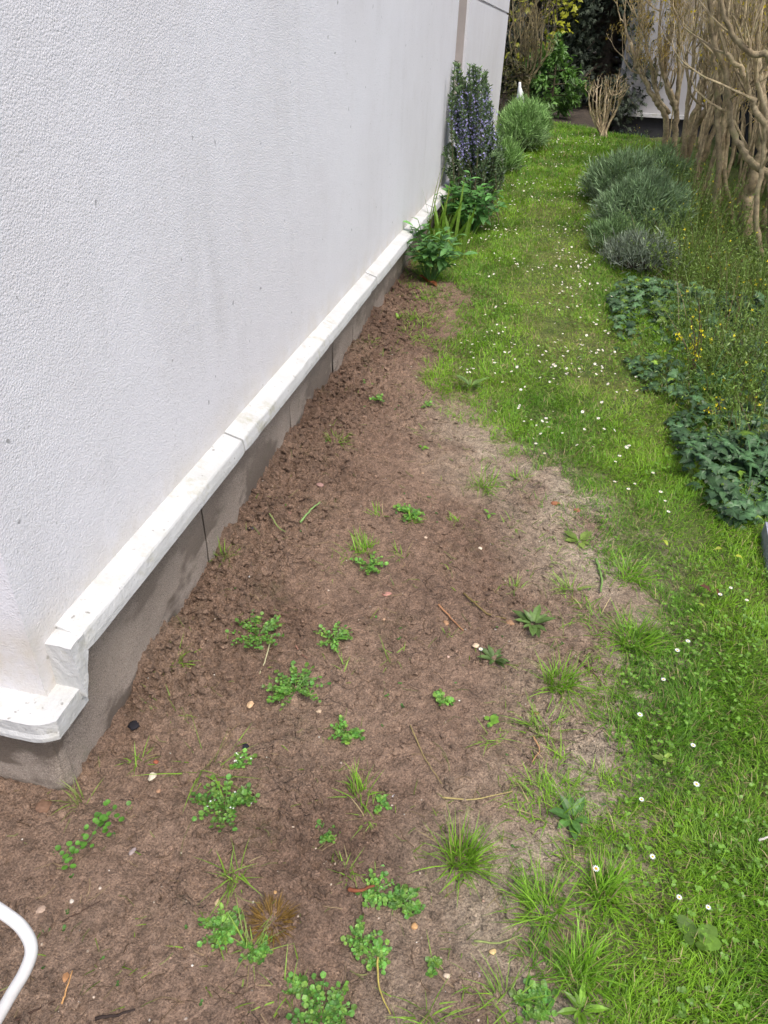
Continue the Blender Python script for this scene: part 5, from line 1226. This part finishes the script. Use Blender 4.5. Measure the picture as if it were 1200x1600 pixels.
# ------------------------------------------------------------------ fence, neighbouring house, slate, ornament
f = thing('dark_screen_fence', 'dark blue grey screen fence behind the bare hedge trunks', 'fence', (3.0, 8, .4)); fz = .42
pp = [np.array([3.05, 4.2]), np.array([2.95, 6.2]), np.array([2.82, 8.2]), np.array([2.72, 10.2]), np.array([2.66, 11.6])]
for i in range(len(pp)):
    m = MB(); x, y = pp[i]; box(m, (x-.03, y-.03, float(terrain(x, y))-.1), (x+.03, y+.03, 1.52)); m.build('post', M_FENCE, f, loc=(3.0, 8, .4))
    if i < len(pp)-1:
        a, b2 = pp[i], pp[i+1]; m = MB(); n = 24
        for j in range(n):
            q = a+(b2-a)*(j+.5)/n; dd = (b2-a)/n*.46; z0 = float(terrain(q[0], q[1]))+.02; off = .006*(j % 2)
            V = [(q[0]-dd[0]+.03+off, q[1]-dd[1], z0), (q[0]+dd[0]+.03+off, q[1]+dd[1], z0), (q[0]+dd[0]+.05+off, q[1]+dd[1], z0), (q[0]-dd[0]+.05+off, q[1]-dd[1], z0)]
            V = V+[(a_, b_, 1.45+.01*math.sin(j*3)) for a_, b_, c_ in V]; m.add(V, [(0, 3, 2, 1), (4, 5, 6, 7), (0, 1, 5, 4), (1, 2, 6, 5), (2, 3, 7, 6), (3, 0, 4, 7)])
        stuff(m.build('slats', M_FENCE, f, loc=(3.0, 8, .4)))
nb = thing('neighbour_house', 'pale neighbouring house with dark base behind the bare hedge', 'house', (4, 15, 0)); Yn = 14.6
sl_ = atY(970, 178, Yn); zs = float(sl_[2]); x0 = float(atY(958, 178, Yn)[0])
m = MB(); box(m, (x0, Yn, zs+.04), (9.5, Yn+4, 5.0)); m.build('wall', M_NWALL, nb, loc=(4, 15, 0))
m = MB(); box(m, (x0-.05, Yn-.07, zs-.02), (9.55, Yn+4, zs+.037)); m.build('ledge', M_LEDGE, nb, loc=(4, 15, 0))
m = MB(); box(m, (x0+.02, Yn+.03, -.7), (9.45, Yn+3.9, zs-.023)); m.build('plinth', M_NBASE, nb, loc=(4, 15, 0))
P = gp(1206, 905); P[2] += .0
m = MB(); A_, B_ = gp(1192, 838), gp(1203, 945); zc = P[2]
prof = [A_+[0, 0, -.05], B_+[.03, 0, -.05], B_+[.16, -.05, -.05], A_+[.18, .02, -.05]]; A_ = A_-[.01, 0, 0]; tp = [A_+[.0, 0, .06], (A_+B_)/2+[.004, 0, .06], B_+[.03, 0, .05], B_+[.16, -.05, .055], A_+[.18, .02, .065]]
V = np.array([A_+[0, 0, -.05], (A_+B_)/2+[0, 0, -.05], B_+[.03, 0, -.05], B_+[.16, -.05, -.05], A_+[.18, .02, -.05]]+tp)
m.add(V, [(i, (i+1) % 5, 5+(i+1) % 5, 5+i) for i in range(5)]); m.f3.append(np.array([[5, 6, 7], [5, 7, 8], [5, 8, 9]]))
o = m.build('slate_slab', M_SLATE, loc=P); tag(o, 'blue grey slate slab cut by the right edge below the ivy', 'slab')
# white ornament half hidden behind the rounded lavender
Po = atY(808, 165, 11.4); Po[2] = float(terrain(Po[0], Po[1])); t = thing('garden_ornament', 'white ornament with a narrow top peeping over the rounded lavender', 'ornament', Po)
zt = float(atY(808, 128, 11.4)[2]-Po[2]); mp_ = mpp(atY(808, 128, 11.4))
rings = [(0, .9, 1.6), (.35, 1.0, 1.5), (.60, 1.0, 1.3), (.78, .75, .8), (.90, .40, .1), (.97, .36, 0), (1.0, .28, 0)]
V = []; kk = 12
for z, s, off in rings:
    for j in range(kk):
        a = 2*math.pi*j/kk; V.append((mp_*6*(s*math.cos(a)+off*.5), mp_*6*s*math.sin(a)*.9, zt*z))
m = MB(); m.add(V, [(j*kk+i, j*kk+(i+1) % kk, (j+1)*kk+(i+1) % kk, (j+1)*kk+i) for j in range(len(rings)-1) for i in range(kk)]); n0 = (len(rings)-1)*kk
m.f3.append(np.array([[n0, n0+i, n0+i+1] for i in range(1, kk-1)])); m.build('body', M_WHITE, t, smooth=True)
m = MB(); lumps(m, np.array([[mp_*9, 0, zt*.5]]), np.array([mp_*6]), np.array([[.8, .8, .82]]), 1.1); m.build('tail', M_WHITE, t, smooth=True)

# ------------------------------------------------------------------ white tube in the bottom left corner
D = lambda px, py, dep: CAM+ray(px, py)*dep/float(ray(px, py) @ fw)
pts = [D(-150, 1330, .98), D(-60, 1385, .97), D(8, 1428, .965), D(36, 1452, .963), D(49, 1482, .963), D(40, 1515, .965), D(18, 1553, .97), D(-20, 1618, .98), D(-75, 1700, 1.0)]
P0 = np.array(pts).mean(0); P0[2] = 0
t = thing('white_tube_frame', 'bent white metal tube of a garden frame in the bottom left corner', 'frame', P0)
a, b2 = pts[0], pts[-1]
ga, gb = np.array([a[0]-.12, a[1]-.02, float(terrain(a[0], a[1]))]), np.array([b2[0]-.25, b2[1]-.1, float(terrain(b2[0], b2[1]))])
pl = catmull(np.array(pts), 8); m = MB(); add_tube(m, pl-P0, .0082, 16); m.build('bent_tube', M_TUBE, t, smooth=True)
for g, s in ((ga, a), (gb, b2)):
    m = MB(); q = catmull(np.array([s, s*.8+g*.2+[-.03, 0, .03], g*.7+s*.3, g]), 8); add_tube(m, q-P0, .0081, 16); m.build('leg', M_TUBE, t, smooth=True)

# ------------------------------------------------------------------ trees beyond the lawn
def tree(P, r, h, label, n, tone, tpl, size, name, trunk_r=.12, bare=.15, droop=-.2, sink=0., group='trees beyond the lawn', shape='cone', mat=None, var=.5, cat='tree', bark=(.08, .06, .045)):
    t = thing(name, label, cat, P, group); m = MB()
    add_tube(m, catmull(np.array([[0, 0, -.1], [.03, .02, h*.4], [0, .05, h*.9]]), 6), np.linspace(trunk_r, trunk_r*.25, 13), 8, bark); m.build('trunk', M_BARK, t, smooth=True)
    lm = MB(); cr = MB(); O, Dv, Cc = [], [], []; nb_ = max(20, n//150); per = n//nb_
    for i in range(nb_):
        u = (i+R.random())/nb_; z = h*(bare+(1-bare)*u); a = i*2.4+R.normal(0, .4)
        if shape == 'cone': rad = r*(1-u*.75)*R.uniform(.7, 1.12)
        else: rad = r*math.sqrt(max(.05, 1-(2*u-.9)**2*.9))*R.uniform(.6, 1.1)
        tip = np.array([rad*math.cos(a), rad*math.sin(a), z+droop*rad]); b0 = np.array([0, 0, z-.1*h if shape != 'cone' else z])
        pts = catmull(np.array([b0, b0*.4+tip*.6+[0, 0, .08*rad], tip]), 4); add_tube(lm, pts, np.linspace(trunk_r*.3, .006, len(pts)), 4, bark)
        s = R.uniform(.25, 1, per)**.7; idx = s*(len(pts)-1); i0 = np.minimum(idx.astype(int), len(pts)-2); f_ = (idx-i0)[:, None]
        p = pts[i0]*(1-f_)+pts[i0+1]*f_+R.normal(0, r*.11, (per, 3)); O.append(p)
        Dv.append(unit(tip-b0)*.7+R.normal(0, .5, (per, 3))+[0, 0, droop]); Cc.append(np.array(tone)*(1+var*R.normal(0, .5))*np.clip(1+var*R.normal(0, .6, (per, 1)), .3, 2.2))
    O = np.concatenate(O); X, Y, Z = frames(np.concatenate(Dv), R.normal(0, .6, (len(O), 3))+[0, 0, 1]); place(cr, tpl, O, X, Y, Z, size*R.uniform(.55, 1.25, len(O)), np.clip(np.concatenate(Cc), .004, 1))
    stuff(lm.build('limbs', M_BARK, t)); stuff(cr.build('crown', mat or M_NEEDLE, t)); return t
gt = lambda x, y: np.array([x, y, float(terrain(x, y))])
CON = (.050, .064, .042)
_c = atY(944, 100, 15.2); tree(gt(_c[0], 15.2), 1.12, 7.5, 'big dark conifer filling the end of the garden', 36000, CON, T_FROND, .12, 'conifer', .16, .02, -.25)
tree(gt(-.1, 17.6), 1.6, 6.5, 'dark conifer behind the yellow leaved branch', 9000, CON, T_FROND, .2, 'conifer', .16, .03, -.25)
tree(gt(-1.6, 17.0), 1.8, 6.0, 'dark conifer farther left behind the house corner', 6000, CON, T_FROND, .2, 'conifer', .15, .03, -.25)
tree(gt(3.3, 20.5), 2.0, 6.5, 'dark conifer rising behind the neighbouring house', 4000, CON, T_FROND, .22, 'conifer', .15, .1, -.25)
_c = atY(872, 60, 13.0); tree(gt(_c[0], 13.0), .46, float(_c[2]-terrain(_c[0], 13.0))-.05, 'bright green leafy shrub in front of the dark conifer', 2200, (.10, .20, .045), T_OVAL, .10, 'leafy_shrub', .03, .12, -.25, shape='round', mat=M_LEAF, cat='shrub', group='leafy shrubs beyond the lawn', bark=(.10, .085, .05))
tree(gt(-.1, 12.4), .45, .75, 'low reddish green shrub behind the white ornament', 900, (.085, .085, .03), T_OVAL, .07, 'leafy_shrub', .02, .08, -.1, shape='round', mat=M_LEAF, cat='shrub', group='leafy shrubs beyond the lawn')
Pm = gt(.5, 15.0); t = thing('maple_tree', 'yellow leaved young tree reaching over the far shrubs', 'tree', Pm, 'trees beyond the lawn'); m = MB()
ctr = atY(858, 12, 14.2)-Pm; add_tube(m, catmull(np.array([[0, 0, -.1], [-.05, .05, 1.0], ctr*[.6, .3, 0]+[0, 0, ctr[2]+.3], ctr+[0, 0, .9]]), 6), np.linspace(.06, .02, 19), 7, (.06, .05, .04)); m.build('trunk', M_BARK, t, smooth=True)
m = MB(); l2 = MB(); O = []
for i in range(30):
    e = ctr+R.normal(0, 1, 3)*[.30, .3, .42]+[0, 0, .12]; q = catmull(np.array([ctr+[0, 0, .3+R.normal(0, .2)], (ctr+e)/2+R.normal(0, .05, 3), e]), 3); add_tube(m, q, np.linspace(.012, .004, len(q)), 4, (.07, .055, .04)); O.append(e+R.normal(0, .06, (8, 3)))
O = np.concatenate(O); n = len(O); X, Y, Z = frames(R.normal(0, 1, (n, 3))*[1, 1, .4]+[0, 0, -.3], R.normal(0, .5, (n, 3))+[0, -.7, .7]); place(l2, T_MAPLE, O, X, Y, Z, R.uniform(.07, .12, n), np.array([.33, .34, .025])*R.uniform(.6, 1.3, (n, 1)))
stuff(m.build('branches', M_BARK, t)); stuff(l2.build('leaves', M_LEAF, t))
for (px, py, w_, lab) in [(968, 205, .28, 'low dark bluish shrub right of the small pruned shrub'), (1000, 212, .22, 'low dark shrub under the neighbouring house ledge')]:
    q = atY(px, py, 13.5); tree(gt(q[0], 13.5), w_, .28, lab, 420, (.03, .05, .035), T_OVAL, .07, 'leafy_shrub', .015, .05, -.1, shape='round', mat=M_LEAF, cat='shrub', group='leafy shrubs beyond the lawn')
# evergreen belts that close the view behind everything
for (x, y, r, h, lab) in [(4.5, 10.3, 1.1, 3.6, 'brownish evergreen close behind the hedge and screen'), (5.2, 8.5, 1.2, 4.2, 'dark evergreen behind the screen fence at the right'), (5.4, 11.5, 1.2, 4.2, 'dark evergreen behind the screen fence farther back'), (-4.6, 17.5, 1.8, 5.5, 'dark evergreen far left behind the house')]:
    tree(gt(x, y), r, h, lab, 3500, (.04, .045, .025), T_FROND, .2, 'evergreen_tree', .12, .03, -.15)
